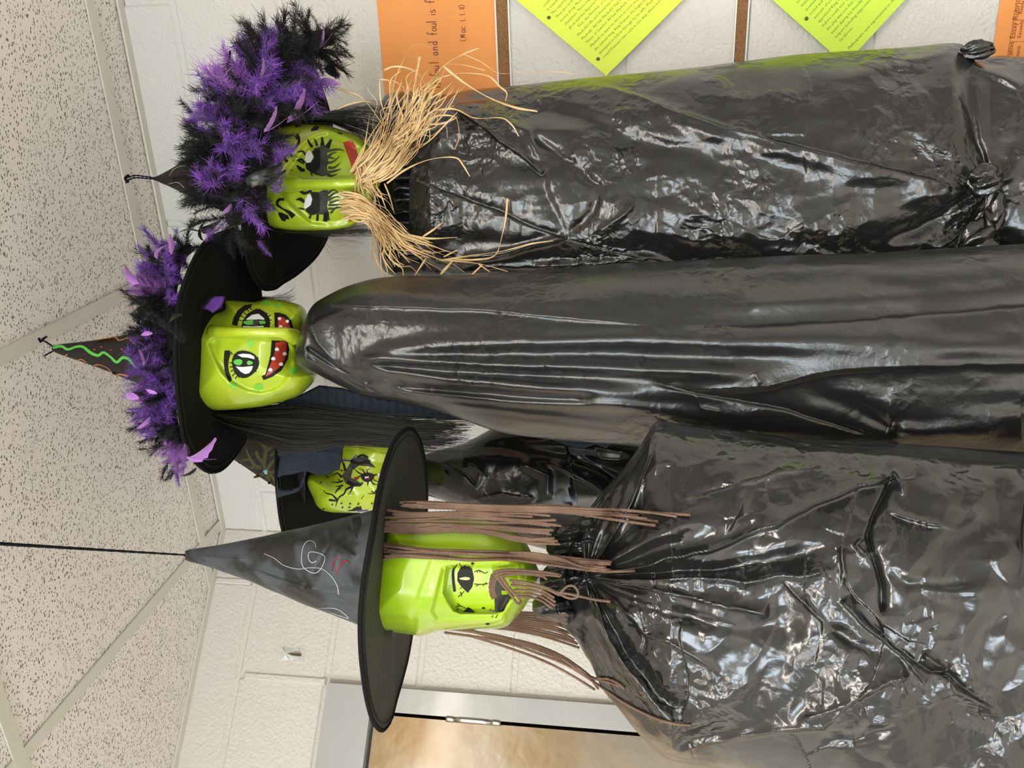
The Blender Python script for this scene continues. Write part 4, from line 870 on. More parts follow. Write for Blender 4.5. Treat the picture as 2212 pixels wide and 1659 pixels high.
# head 4
J4 = [(778,1210),(798,1168),(812,1135),(826,1112),(850,1110),(920,1112),(1000,1114),(1060,1122),(1100,1142),(1128,1162),(1143,1184),(1160,1222),(1171,1252),(1162,1276),(1143,1299),(1120,1328),(1096,1352),(1070,1358),(1010,1360),(943,1364),(925,1370),(905,1374),(888,1371),(850,1366),(818,1362),(790,1350),(772,1300)]
RC = z([(640,640),(600,800),(550,1000),(600,1078),(700,1085),(1100,1060),(1190,930),(1290,820),(1330,720),(1290,610),(900,590)], 3.687, 780, 1050)
RD = z([(690,640),(660,850),(700,930),(740,990),(800,1012),(1060,1012),(1130,990),(1180,900),(1290,820),(1240,640)], 3.687, 780, 1050)
def relj4(X, Y):
    h = -.006*soft(X, Y, RC, 12) - .016*soft(X, Y, RD, 4)
    h += .003*np.exp(-((soft(X, Y, RC, 22)-.5)/.22)**2)
    h += .004*np.exp(-((Y-1180-(X-830)*.05)/10)**2) - .006*np.exp(-((Y-1168-(X-830)*.03)/30)**4)*.5
    h += .003*soft(X, Y, [(812,1190),(935,1196),(885,1334),(812,1330)], 6)
    return h + .0018*np.exp(-((X-900)/14)**2)*np.exp(-((Y-1372)/12)**2)
h4 = inflate('jug_head', J4, .948, .094, .06, 100, 2.3, M_jug4, w4, relief=relj4, label='bright lime jug face with one big pointed eye')
p = Paint(h4, 3.687, 780, 1050)
p.poly([(845,622),(885,665),(900,740),(885,805),(850,852),(800,805),(765,755),(768,690),(795,645)], M_blk).ell(828, 737, 42, 12, M_jug4).done('painted_eye', h4)
p.poly([(810,1002),(850,965),(880,980),(912,1008)], M_blk).done('painted_eye', h4)
p.stroke([(768,625),(735,670),(735,760),(745,842)], [8, 20, 22, 22], M_blk).done('painted_eyebrow', h4)
for S in ([(898,685),(940,672),(985,695),(1010,683)], [(915,672),(930,690)], [(940,672),(950,690)], [(900,780),(960,785),(1010,775)], [(915,800),(935,785)], [(970,795),(985,780)], [(990,770),(1000,785)], [(800,640),(780,615)], [(822,838),(800,860),(772,885)], [(800,860),(785,845)], [(800,860),(800,882)], [(835,975),(790,955),(765,935)], [(790,955),(755,960)], [(775,975),(760,992)], [(1040,1050),(1052,1028)], [(1072,1052),(1088,1022)], [(800,810),(785,820)]): p.stroke(S, 6, M_blk)
p.ell(888, 618, 14, 9, M_blk).ell(974, 973, 14, 7, M_blk).ell(1008, 1100, 18, 8, M_blk).done('painted_crack', h4)
p.poly([(1062,745),(1120,760),(1150,820),(1180,880),(1205,900),(1160,935),(1140,990),(1115,1002),(1065,1000),(1062,880)], M_gry).poly([(1118,832),(1165,835),(1168,865),(1120,865)], M_jug4).done('painted_mouth', h4)
# p for head 4 crack paint was closed above; now the mouth
p.done('painted_mouth', h4)
# ---------------- hats
def brim(parent, rim, dc, Rd, mats, lift=.0, seed=0, cen=None):
    P = np.asarray(rim, float); n0 = len(P); C = cat_rom(np.vstack([P[-2:], P, P[:3]]), (n0+4)*12)
    k0 = 2*12; m = n0*12
    d = np.r_[0, np.cumsum(np.linalg.norm(np.diff(np.vstack([P[-2:], P, P[:3]]), axis=0), axis=1))]
    s = np.linspace(0, d[-1], len(C)); C = C[(s >= d[2]) & (s < d[2+n0])]
    i0, i1 = C[:, 1].argmin(), C[:, 1].argmax(); a, b = C[i0], C[i1]
    yc, hy = (a[1]+b[1])/2, (b[1]-a[1])/2
    mid = a[0]+(b[0]-a[0])*(C[:, 1]-a[1])/(b[1]-a[1]+1e-9)
    sg = np.sign(C[:, 0]-mid); sn = np.sqrt(np.maximum(0, 1-((C[:, 1]-yc)/hy)**2))
    D = dc + sg*sn*Rd
    R3_ = W(C[:, 0], C[:, 1], D); cen = R3_.mean(0) if cen is None else cen
    nr = 22; rr = np.linspace(.02, 1, nr); up = np.array([0, 0, 1.])
    th = np.arange(len(C))/len(C)*2*PI
    lay = []
    for r in rr:
        wv = lift*(1-r)**1.5 + .0035*math.sin(r*3)*np.sin(2*th+seed)*r
        lay.append(cen+(R3_-cen)*r + up*np.asarray(wv).reshape(-1, 1))
    G = np.array(lay); nT = len(C)
    top = G + up*.0028
    V = np.vstack([G.reshape(-1, 3), top.reshape(-1, 3)]); f = []
    for q in range(nr-1):
        for j in range(nT):
            j2 = (j+1) % nT; f += [[q*nT+j, q*nT+j2, (q+1)*nT+j2, (q+1)*nT+j]]
    o_ = nr*nT; f += [[o_+k for k in q[::-1]] for q in f]
    e = (nr-1)*nT; f += [[e+j, e+(j+1) % nT, o_+e+(j+1) % nT, o_+e+j] for j in range(nT)]
    b_ = obj('hat_brim', V, f, mats, parent)
    rc = np.vstack([R3_, R3_[:1]])+up*.0014
    v, f = tube_vf(rc, .0027, 6, cap=False); obj('brim_piping', v, f, M_felt, b_)
    r2 = cen+(np.vstack([R3_, R3_[:1]])-cen)*.955 - up*.0008
    v, f = tube_vf(r2, .0008, 5, cap=False); obj('brim_stitching', v, f, M_dark, b_)
    return b_
def cone(parent, cols, d, m, rel=None, ky=.95, n=90):
    C = np.asarray(cols, float); T = [(c[0], (c[2]-c[1])/2*d/F*ky) for c in C]
    return wrap('hat_cone', cols, d, T, m, parent, nfront=n, step=3, relief=rel, pw=2., nb=24)
B1 = [(640,118),(590,130),(555,180),(535,250),(525,330),(522,400),(525,470),(532,540),(545,590),(565,622),(592,624),(615,610),(646,590),(684,554),(709,509),(722,440),(728,370),(722,300),(712,242),(700,203),(680,150)]
B2 = [(512,498),(480,503),(448,520),(421,560),(398,616),(388,655),(383,699),(380,750),(381,798),(385,850),(391,900),(400,950),(424,997),(445,1016),(458,1020),(477,1016),(497,1000),(524,964),(537,931),(552,880),(562,820),(568,750),(567,690),(564,633),(556,590),(546,550),(532,512)]
B3 = [(680,850),(640,865),(612,900),(600,960),(598,1020),(603,1090),(612,1145),(630,1190),(660,1215),(700,1210),(740,1180),(770,1130),(785,1060),(785,980),(765,900),(730,860)]
B4 = [(889,926),(860,945),(836,1000),(820,1065),(808,1135),(797,1200),(787,1265),(781,1348),(786,1448),(804,1547),(826,1578),(844,1560),(858,1510),(871,1464),(882,1420),(890,1375),(905,1280),(917,1180),(923,1081),(920,1010),(908,950)]
brim(w1, B1, 1.235, .165, M_felt, .010); brim(w2, B2, 1.125, .150, M_felt, .006, 2); brim(w3, B3, 1.46, .135, M_felt, .008, 4)
b4 = brim(w4, B4, .95, .160, [mat('grey_black_brim_cloth', (.040, .040, .034), .7, spec=.3, bump=(60, .001, 3))], .004, 1)
c1 = cone(w1, [(330,383,388),(340,380,392),(370,364,405),(416,336,428),(480,306,456),(560,272,492),(610,258,508)], 1.24, M_satin2, lambda X, Y: creases(X, Y, [([(345,386),(400,372),(440,378)],5,6,3,'g'),([(350,390),(400,405),(430,412)],4,6,3,'g')]))
c2_ = cone(w2, [(112,748,757),(125,744,764),(160,740,776),(186,737,785),(232,731,802),(290,718,826),(350,706,848),(410,694,870),(460,690,880)], 1.125, M_satin2, lambda X, Y: creases(X, Y, [([(200,740),(300,745),(420,760)],8,14,3,'g')]))
c3_ = cone(w3, [(440,942,952),(480,941,978),(520,940,1003),(560,938,1030),(600,935,1056),(660,925,1100)], 1.45, M_satin2)
CR4 = [([(420,1205),(520,1220),(600,1255),(700,1290)],9,14,4,'g'),([(470,1215),(560,1228),(650,1258),(770,1300)],7,10,-4,'g'),([(640,1330),(655,1268),(700,1200),(730,1150)],5,8,-3,'s'),([(655,1268),(720,1272),(790,1285)],7,8,4,'g'),([(700,1120),(720,1170),(770,1210)],8,8,4,'g'),([(730,1110),(760,1140),(775,1180)],6,8,-4,'g'),([(600,1160),(680,1155),(760,1160)],10,14,-4,'g')]
c4_ = cone(w4, [(400,1190,1209),(408,1187,1213),(420,1185,1216),(455,1180,1226),(489,1174,1238),(540,1164,1256),(579,1156,1273),(612,1148,1286),(652,1140,1304),(712,1126,1326),(781,1108,1353),(820,1098,1368),(850,1092,1376)], .95, M_satin,
           lambda X, Y: creases(X, Y, CR4)+crumple(X, Y, 60, 51)*.0035, n=120)
pp = Paint(c4_, 3.016, 380, 1050)
pp.stroke([(912,402),(905,372),(870,355),(838,378),(820,440),(825,520),(870,558),(915,565),(955,520),(970,462),(940,440),(872,430),(863,468),(885,500),(915,488)], [3, 5, 5, 4, 6], M_chalk).done('chalk_swirl', c4_)
pp.stroke([(573,440),(640,470),(700,515),(790,540),(880,532),(950,540),(1010,585),(1050,650),(1060,708)], [3, 4, 4, 6], M_chalk).done('chalk_swirl', c4_)
pp.stroke([(930,800),(1000,795),(1060,806),(1125,862),(1080,850),(1010,826)], [2, 5, 6, 3], M_chalk).done('chalk_swirl', c4_)
pp.stroke([(1082,448),(1030,490),(1015,562)], [3, 7, 3], M_dred).stroke([(1125,500),(1090,488),(1045,572)], [8, 9, 6], M_dred).done('red_stroke', c4_)
pp.poly([(1148,210),(1200,195),(1210,230),(1192,300),(1178,345),(1165,310),(1150,260)], M_dark).done('torn_opening', c4_)
pp = Paint(c2_, 3.016, 0, 500)
pp.stroke([(345,755),(400,748),(440,768),(500,750),(540,752),(590,790),(640,808),(672,788),(720,818),(760,852),(800,822),(840,832),(880,880),(925,886)], [20, 14, 20, 14, 20, 16], M_grn).done('green_squiggle', c2_)
pp.stroke([(420,812),(440,800)], 8, M_orgp).stroke([(500,840),(530,834),(560,852)], 7, M_orgp).done('orange_squiggle', c2_)
pp.stroke([(600,876),(640,868),(700,890),(740,930),(790,932),(845,948)], [10, 4, 5, 10, 12], M_orgp).done('orange_squiggle', c2_)
pp.stroke([(620,710),(700,695),(755,692),(775,710),(835,695),(860,715),(875,742)], [3, 5, 10, 8, 5, 12], M_orgp).done('orange_squiggle', c2_)
for x, y in ((615,770),(660,752),(722,772),(792,768)): pp.ell(x, y, 8, 5, M_red).done('red_dot', c2_)
pp = Paint(c1, 2.765, 0, 0)
pp.stroke([(1010,1050),(1040,1010),(1100,990),(1150,1020)], [2, 5, 4], M_chalk).stroke([(1000,1100),(1060,1090),(1110,1130)], [2, 5, 4], M_chalk).done('pale_streak', c1)
pp = Paint(c3_, 4.254, 480, 900)
for S, w in (([(400,500),(370,420),(330,370),(310,320)], [40, 26, 30]), ([(390,480),(390,380),(400,300),(350,240),(310,220)], [30, 34, 34, 16]), ([(395,330),(440,290),(500,210)], [20, 28, 16]), ([(360,470),(300,460),(240,480)], [36, 34, 20]), ([(300,460),(260,400),(200,400),(150,430)], [40, 24, 10]), ([(280,420),(240,350),(220,300)], [16, 24, 14]),
             ([(410,490),(450,430),(500,380)], [30, 30, 20]), ([(410,510),(460,510),(510,500)], [26, 30, 24]), ([(390,520),(340,540),(290,560)], [24, 30, 18]), ([(410,530),(430,580),(430,620)], [30, 30, 20]), ([(420,510),(470,570),(500,640)], [26, 28, 22]), ([(440,360),(490,320)], [20, 20]), ([(340,250),(320,200)], 16), ([(400,300),(440,220)], [20, 18])): pp.stroke(S, w, M_olive)
pp.done('olive_leaf_print', c3_)
pp.ell(400, 505, 22, 22, M_wht).ell(400, 505, 16, 16, M_gem).done('blue_gem', c3_)
# hanging strings
def string(name, pts3, r, parent, twist=900, m=None, **kw):
    v, f = tube_vf(pts3, r, 8, twist, .22); return obj(name, v, f, m or M_string, parent, **kw)
a4 = W(402, 1199, .95); up_ = np.array([0, 0, 1.])
for k, o_ in enumerate(((0, 0), (.0022, .001), (.001, -.001))):
    t = np.linspace(0, 1, 90)[:, None]; q = a4 + t*(np.array([a4[0], a4[1], ZC+.0]) - a4) + np.array([o_[0], o_[1], 0])*(t*1.6*np.minimum(1, (1-t)*6))
    string('hanging_string', q, .0011, w4, label='long black string up to the ceiling' if k == 0 else None)
def pstr(name, P, d, r, parent, m=None, n=40, **kw): C = cat_rom(P, n); return string(name, W(C[:, 0], C[:, 1], d), r, parent, m=m, **kw)
pstr('tip_string', [(334,384),(310,381),(292,379),(275,384)], 1.24, .0011, w1); pstr('tip_string', [(334,387),(310,385),(292,384),(276,389)], 1.238, .0011, w1)
pstr('string_knot', [(279,379),(273,381),(271,388),(276,392),(272,394)], 1.237, .0020, w1)
pstr('tip_string', [(116,750),(100,739),(84,733)], 1.125, .0012, w2); pstr('tip_string', [(118,757),(106,763),(95,769)], 1.125, .0011, w2); pstr('string_knot', [(84,730),(87,738),(92,733),(101,727)], 1.124, .0016, w2)
# ---------------- crepe strips and felt
def slab(name, poly, d, m, parent, th=.0015, step=5, rel=None, smooth_poly=False, **kw): return inflate(name, poly, d, th, th, 6, step, m, parent, relief=rel, smooth_poly=smooth_poly, **kw)
zz7 = lambda P: z(P, 4.254, 480, 900)
slab('crepe_drape', zz7([(540,300),(600,280),(760,215),(900,190),(1155,180),(1152,235),(1125,250),(1110,300),(1105,380),(1088,430),(1075,490),(1030,500),(1000,528),(870,537),(770,500),(700,515),(640,530),(560,540),(510,560),(505,500),(520,440),(530,380)]), 1.285, M_slate, w3, rel=lambda X, Y: creases(X, Y, [([(600,1005),(660,990),(700,975),(740,985)],5,5,4,'s'),([(605,1000),(640,980),(690,965)],10,10,5,'g'),([(690,975),(720,1000)],6,6,3,'g')])+.004*(fbm(X/25, Y/25, 61, 2)-.5), label='slate crepe drape over the hat')
slab('crepe_curl', zz7([(505,560),(515,660),(560,670),(640,665),(700,640),(735,580),(755,500),(775,495),(765,560),(740,640),(700,690),(620,715),(560,730),(500,752),(497,700)]), 1.29, M_slate, w3)
slab('crepe_strip', [(600,872),(650,852),(690,832),(740,838),(800,856),(880,870),(960,888),(1010,908),(960,907),(880,900),(800,896),(740,894),(660,884)], 1.17, M_slate, w2, rel=lambda X, Y: .002*np.sin(X/3.))
slab('crepe_strip', [(1060,900),(1140,915),(1230,925),(1330,940),(1325,955),(1310,968),(1285,960),(1262,968),(1240,966),(1190,950),(1150,932),(1120,925)], 1.23, M_slate, w2)
slab('purple_patch', z([(245,275),(310,190),(350,165),(440,165),(430,210),(405,265),(330,318),(290,290)], 4.148, 380, 600), 1.028, M_ppl_felt, w2, .002, 4)
slab('felt_patch', z([(200,350),(240,290),(300,300),(350,300),(420,280),(440,200),(460,170),(440,165),(300,170),(215,250)], 4.148, 380, 600), 1.034, M_felt, w2, .002, 4)
# ---------------- hair
def merged_tree(objs):
    V, Fc, n = [], [], 0
    for o in objs:
        me = o.data; v = np.empty(len(me.vertices)*3); me.vertices.foreach_get('co', v); v = v.reshape(-1, 3); off = np.zeros(3); q = o
        while q is not None: off += np.array(q.location); q = q.parent
        V.append(v+off); Fc += [[k+n for k in pl.vertices] for pl in me.polygons]; n += len(v)
    return BVHTree.FromPolygons(np.vstack(V).tolist(), Fc)
def kids(o, *names): return [c for c in o.children if c.name.split('.')[0] in names]
def drape(C, tree, dmax, gap):
    D = np.full(len(C), dmax)
    for k, (x, y) in enumerate(C):
        h = tree.ray_cast(CAMO, Vector(ray(x, y)).normalized())
        if h[0] is not None: D[k] = min(dmax, h[0].y-gap)
    for _ in range(2):
        D2 = D.copy()
        for s_ in range(1, 5): D2[s_:] = np.minimum(D2[s_:], D[:-s_]+.003*s_); D2[:-s_] = np.minimum(D2[:-s_], D[s_:]+.003*s_)
        D = D2
    return D
def hair(name, up, lo, n, d, parent, r=(.0002, .00035), seed=0, wild=4, endr=(.8, 1), dj=.012, m=None, start=(0, .04)):
    rr = np.random.RandomState(seed); A, B = cat_rom(up, 60), cat_rom(lo, 60); bg = Bag()
    for k in range(n):
        v_ = rr.rand(); vv = v_ + rr.randn()*.05 + np.linspace(0, rr.randn()*.12, 60)
        C = A*(1-vv[:, None])+B*vv[:, None]
        w_ = np.cumsum(rr.randn(60)*.12); w_ = np.convolve(w_, np.ones(9)/9, 'same')*np.linspace(0, 1, 60)
        C = C + np.c_[0*w_, w_*wild/4 + np.linspace(0, 1, 60)**2*rr.randn()*wild*(4 if rr.rand() < .06 else 1)]
        s0, s1 = int(60*(start[0]+rr.rand()*(start[1]-start[0]))), int(60*(endr[0]+rr.rand()*(endr[1]-endr[0])))
        C = C[s0:max(s1, s0+6)][::2]
        V, f = tube_vf(W(C[:, 0], C[:, 1], d + rr.randn()*dj*.5 + dj*np.sin(v_*PI)*-1), rr.uniform(*r)*np.linspace(1, .4, len(C)), 3, cap=False); bg.add(V, f)
    return bg.build(name, [m or M_hair], parent, kind='stuff')
hair('hair', [(610,258),(650,247),(720,241),(790,228),(840,236),(890,262)], [(610,264),(650,264),(710,264),(770,290),(820,322),(870,350)], 420, 1.215, w1, seed=1, dj=.02)
hair('hair', [(590,496),(650,499),(700,494),(760,491),(830,490)], [(590,503),(650,504),(700,509),(760,508),(830,506)], 170, 1.20, w1, seed=2, wild=7, dj=.01)
hair('stray_hair', [(690,500),(720,515),(760,520),(800,510)], [(690,510),(715,560),(760,560),(800,545)], 16, 1.2, w1, seed=3, r=(.0001, .00018), wild=14)
slab('hair_lock', [(448,888),(560,884),(660,880),(740,893),(900,908),(985,920),(930,944),(850,950),(740,952),(640,962),(560,946),(500,925)], 1.20, M_hair, w2, rel=lambda X, Y: .002*np.sin(Y/2.2+np.sin(X/60)))
slab('hair_lock', [(598,905),(700,910),(760,930),(700,945),(640,962),(600,985)], 1.262, M_hair, w3, rel=lambda X, Y: .002*np.sin(Y/2.2))
hair('hair', [(440,878),(500,884),(560,880),(650,872),(740,886),(860,903),(960,905),(1040,908)], [(440,900),(500,930),(560,950),(640,972),(740,958),(850,962),(950,962),(1010,955)], 900, 1.18, w2, seed=4, wild=6, dj=.03, endr=(.72, 1), r=(.0003, .0006))
hair('hair', [(560,640),(590,642),(625,640),(640,632)], [(560,655),(590,655),(625,652),(648,640)], 60, 1.19, w2, seed=5, wild=14, dj=.01)
hair('hair', [(600,905),(700,915),(800,925)], [(600,985),(700,950),(800,940)], 260, 1.24, w3, seed=6, wild=10, dj=.02)
hair('hair', [(890,945),(960,950),(1010,955),(1060,960)], [(890,985),(960,990),(1010,985),(1060,990)], 110, 1.36, w3, seed=8, wild=8, dj=.01, endr=(.5, 1))
hair('tinted_strand', [(860,950),(960,946),(1030,936)], [(860,962),(960,958),(1030,950)], 12, 1.3, w3, seed=9, m=M_purp, r=(.0004, .0007))
hair('tinted_strand', [(850,1045),(920,1062),(1000,1085)], [(850,1055),(920,1070),(1000,1096)], 10, 1.46, w3, seed=10, m=mat('teal_strand', (.01, .06, .09), .4), r=(.0004, .0008))
# ---------------- brown yarn
t4 = merged_tree([h4]+kids(w4, 'robe', 'neck_ruff'))
YN = [0]
def yarn(P, parent=w4, r=.00135, dmax=.862, gap=.003, jit=0, name='yarn_strand', free=0):
    P = np.asarray(P, float); L = np.sum(np.hypot(*np.diff(P, axis=0).T)); n = max(10, int(L/3.2)); C = cat_rom(P, n)
    D = drape(C, t4, dmax, gap+jit)
    if free: D = np.where(C[:, 0] < free, dmax, D)
    D = np.convolve(np.pad(D, 4, 'edge'), np.ones(9)/9, 'valid')
    v, f = tube_vf(W(C[:, 0], C[:, 1], D), r, 8, 1500, .24); YN[0] += 1
    return obj(name, v, f, M_yarn, parent)
rr = np.random.RandomState(5)
def yarn_group(up, lo, n, ends, jitter=2.0, dmax=.866, r=.00135):
    A, B = cat_rom(up, 160), cat_rom(lo, 160)
    for k in range(n):
        v_ = (k+.5)/n + rr.randn()*.35/n; vv = np.clip(v_ + np.cumsum(rr.randn(160)*.14/n), -.05, 1.05)
        C = A*(1-vv[:, None])+B*vv[:, None]; e = ends[k % len(ends)] + rr.randn()*20
        C = C[C[:, 0] <= e]; C = C[(len(C)-1) % 14::14].copy(); C[:, 1] += rr.randn(len(C))*jitter*.5
        if len(C) > 3: yarn(C, dmax=dmax, jit=rr.rand()*.006, r=r*rr.uniform(.9, 1.1))
yarn_group([(834,1080),(900,1082),(1000,1087),(1120,1090),(1265,1094),(1380,1103),(1500,1112)], [(826,1148),(870,1152),(960,1146),(1060,1150),(1180,1165),(1300,1178),(1500,1200)], 17, [1265,1470,1400,1250,1420,1210,1195,1220,1185,1200,1210,1170,1215,1200,1190,1205,1195])
yarn([(900,1085),(1050,1092),(1200,1096),(1330,1102),(1420,1108),(1491,1112)]); yarn([(900,1092),(1050,1098),(1200,1104),(1330,1114),(1422,1127)]); yarn([(870,1090),(1050,1094),(1200,1100),(1320,1108),(1380,1114)])
yarn_group([(812,1128),(870,1132),(960,1128),(1050,1140),(1130,1158),(1200,1160)], [(812,1152),(870,1150),(960,1148),(1050,1152),(1130,1170),(1210,1175)], 5, [1200,1190,1208,1180,1196])
yarn_group([(812,1170),(850,1176),(920,1183),(1000,1187),(1130,1192),(1230,1204),(1320,1212)], [(814,1200),(850,1204),(920,1206),(1000,1212),(1130,1213),(1230,1226),(1320,1232)], 9, [1318,1320,1310,1316,1322,1312,1318,1306,1320])
yarn([(812,1215),(826,1210),(845,1203),(900,1204),(1000,1208),(1110,1210),(1200,1222),(1300,1234),(1372,1233)]); yarn([(1100,1193),(1150,1195),(1210,1206),(1245,1220),(1290,1232)])
q4 = lambda P: z(P, 3.687, 780, 1050)
for S in ([(1050,900),(1032,860),(1028,780),(1050,700),(1110,672),(1250,668),(1400,680),(1500,690),(1600,712)], [(1065,890),(1048,850),(1046,780),(1066,715),(1130,690),(1280,690),(1400,700),(1590,718)], [(1080,885),(1062,840),(1062,780),(1080,735),(1150,710),(1300,700),(1450,720),(1480,745)],
          [(1080,725),(1130,790),(1190,860),(1240,930),(1268,942)], [(1100,720),(1160,790),(1215,850),(1262,900),(1270,935)], [(1110,700),(1140,750),(1200,840),(1240,880)],
          [(1180,750),(1280,760),(1400,790),(1500,830),(1580,870)], [(1190,790),(1300,800),(1420,820),(1540,890)], [(1210,830),(1320,830),(1430,850),(1550,925)], [(1230,860),(1330,860),(1430,880),(1540,950)], [(1250,880),(1340,885),(1430,910),(1525,975)], [(1200,770),(1330,775),(1450,800),(1560,850)],
          [(1020,985),(1040,1000),(1060,1000)], [(1500,830),(1580,850),(1640,800),(1690,795),(1728,840),(1720,885),(1670,895),(1600,870),(1560,840)], [(1590,850),(1660,860),(1750,880),(1870,905),(1985,920)]):
    yarn(q4(S), dmax=.862, gap=.003, jit=rr.rand()*.003)
for k in range(7):
    o_ = k*7-20
    yarn(q4([(700+k*30,1138+k),(1000,1185+o_*.5),(1200,1230+o_*.6),(1400,1285+o_*.8),(1600,1370+o_*.8),(1740,1460+o_*.6),(1830,1530+o_*.4),(1860+k*5,1570+k*8)]), dmax=.945, gap=.004, free=1215)
for S in ([(1600,1370),(1830,1525),(1960,1535),(2040,1565),(2095,1612)], [(1720,1440),(1850,1530),(1960,1560),(2060,1590)]): yarn(q4(S), dmax=.93)
yarn([(960,1366),(1080,1385),(1180,1418),(1230,1440),(1290,1478),(1345,1516),(1400,1545),(1450,1562),(1492,1567)], dmax=.93, free=1290); yarn([(1010,1372),(1100,1400),(1180,1430),(1240,1462),(1285,1490)], dmax=.93, free=1280)
for k in range(13):
    t = k/12; yarn(q4([(800+t*200,1110-t*150),(1150+t*60,1140-t*140),(1400,1185-t*170+6*math.sin(k)),(1560+20*math.sin(k*2),1230-t*205),(1740-t*160,1300-t*275+rr.randn()*8)]), dmax=1.0, gap=.004, free=1222)
# ---------------- raffia bundle tied at the first figure's chin
t1 = merged_tree([h1]+kids(w1, 'robe', 'collar'))
rf = empty('raffia_bundle', W(790, 395, 1.13), 'bundle of loose tan raffia tied under the chin of the witch nearest the papers', 'raffia')
def strand(P, w, dmax=1.125, gap=.002, tw=25):
    P = np.asarray(P, float); L = np.sum(np.hypot(*np.diff(P, axis=0).T)); n = max(8, int(L/5)); C = cat_rom(P, n)
    D = drape(C, t1, dmax, gap); D = np.convolve(np.pad(D, 3, 'edge'), np.ones(7)/7, 'valid')
    ww = w*1.125/F*.5*np.interp(np.linspace(0, 1, n), [0, .1, .5, .85, 1], [.8, 1, 1, .8, .45])
    return tube_vf(W(C[:, 0], C[:, 1], D), ww, 6, tw, 0, flat=.28)
zc = lambda P: z(P, 3.687, 700, 0)
zd = lambda P: z(P, 3.16, 800, 150)
EXP = [(zc([(330,1400),(450,1180),(520,1000),(540,800),(560,650),(640,470),(700,370),(780,350),(845,378)]), 2.6), (zc([(250,1290),(330,1150),(440,980),(560,850),(700,700)]), 3.5), (zc([(90,705),(270,760),(350,830),(430,940),(480,1010)]), 4), (zc([(100,872),(200,830),(320,808),(400,820)]), 3.2),
 (zc([(440,640),(450,800),(480,900),(500,1000)]), 4), (zc([(475,560),(560,530),(680,550),(760,600),(820,700)]), 4.5), (zc([(765,450),(740,560),(715,700),(700,850),(680,1000),(640,1150)]), 6), (zc([(740,1060),(700,900),(730,700),(745,560),(750,440)]), 4), (zc([(1235,382),(1110,430),(960,520),(830,680),(750,850),(700,1000)]), 4),
 (zc([(950,525),(1100,650),(1300,770),(1520,855),(1700,888)]), 6), (zc([(760,780),(900,640),(1050,590),(1200,585),(1320,610),(1400,690),(1455,740),(1445,805)]), 4.5), (zc([(1110,430),(1260,500),(1380,580),(1560,580),(1850,572),(2080,600)]), 2.0), (zc([(870,880),(1040,870),(1200,940),(1420,940),(1500,1000),(1550,1085)]), 4),
 (zc([(800,1000),(880,930),(1040,930),(1070,1000),(1075,1100),(1040,1190)]), 4), (zc([(500,1460),(620,1370),(780,1290),(930,1255),(1060,1260),(1110,1320),(1160,1405)]), 4.5), (zc([(390,1470),(440,1520),(470,1600),(500,1680)]), 4), (zc([(480,1460),(520,1560),(560,1700)]), 3.2), (zc([(800,990),(940,985),(1050,940),(1062,920)]), 4),
 (zc([(700,800),(830,690),(900,600),(960,520),(1100,515),(1280,560)]), 3), (zc([(440,630),(560,650),(640,700)]), 3), (zc([(300,1380),(450,1370),(640,1355)]), 4),
 (zd([(935,880),(925,1000),(900,1130),(850,1270),(700,1300),(540,1290)]), 5), (zd([(500,1300),(700,1270),(900,1240),(1100,1190),(1250,1170)]), 4), (zd([(360,1140),(430,1095),(500,1040)]), 4), (zd([(240,1130),(400,1155),(595,1145)]), 6), (zd([(470,1300),(600,1310),(760,1330),(940,1380)]), 4), (zd([(690,1405),(770,1330)]), 4), (zd([(740,1330),(820,1385)]), 3), (zd([(500,1280),(600,1230)]), 3), (zd([(20,1240),(60,1350),(110,1420)]), 4), (zd([(380,1290),(300,1410)]), 3.5), (zd([(480,1400),(560,1310)]), 6)]
for P, w_ in EXP:
    v, f = strand(P, w_*1.15); obj('raffia_strand', v, f, M_raf, rf)
rr = np.random.RandomState(17); fine = Bag()
def raffia_fan(up, lo, n, e0, e1, wmin, wmax, bend):
    A, B = cat_rom(up, 50), cat_rom(lo, 50)
    for k in range(n):
        v_ = rr.rand(); vv = v_ + np.linspace(0, rr.randn()*.22, 50); C = A*(1-vv[:, None])+B*vv[:, None]; e = int(50*rr.uniform(e0, e1))
        s0 = int(rr.rand()*6); C = C[s0:e:5].copy(); g = np.linspace(0, 1, len(C))[:, None]; C += rr.randn(*C.shape)*bend*(.6+1.6*g) + g**2*rr.randn(1, 2)*16
        w_ = rr.uniform(wmin, wmax)
        v, f = strand(C, w_, dmax=1.127-.012*rr.rand())
        if w_ > 3.2: obj('raffia_strand', v, f, M_raf, rf)
        else: fine.add(v, f)
raffia_fan([(758,372),(775,345),(805,310),(830,250),(845,190),(858,125)], [(790,402),(835,385),(880,340),(915,280),(950,215),(1000,150)], 105, .4, 1, 1.4, 4.8, 3.0)
raffia_fan([(732,412),(765,418),(800,435),(835,475),(880,515),(950,540),(1030,558)], [(735,474),(770,470),(798,480),(815,520),(822,560),(850,604)], 100, .4, 1, 1.4, 4.6, 2.6)
raffia_fan([(768,350),(775,375),(780,400),(795,425),(815,450)], [(795,345),(800,380),(802,405),(815,420),(840,460)], 26, .6, 1, 2.5, 5, 1.5)
raffia_fan([(840,300),(880,270),(930,230),(985,200)], [(850,330),(890,300),(930,270),(985,260)], 22, .5, 1, 1.6, 4, 3)
fine.build('fine_raffia', [M_raf], rf, kind='stuff')
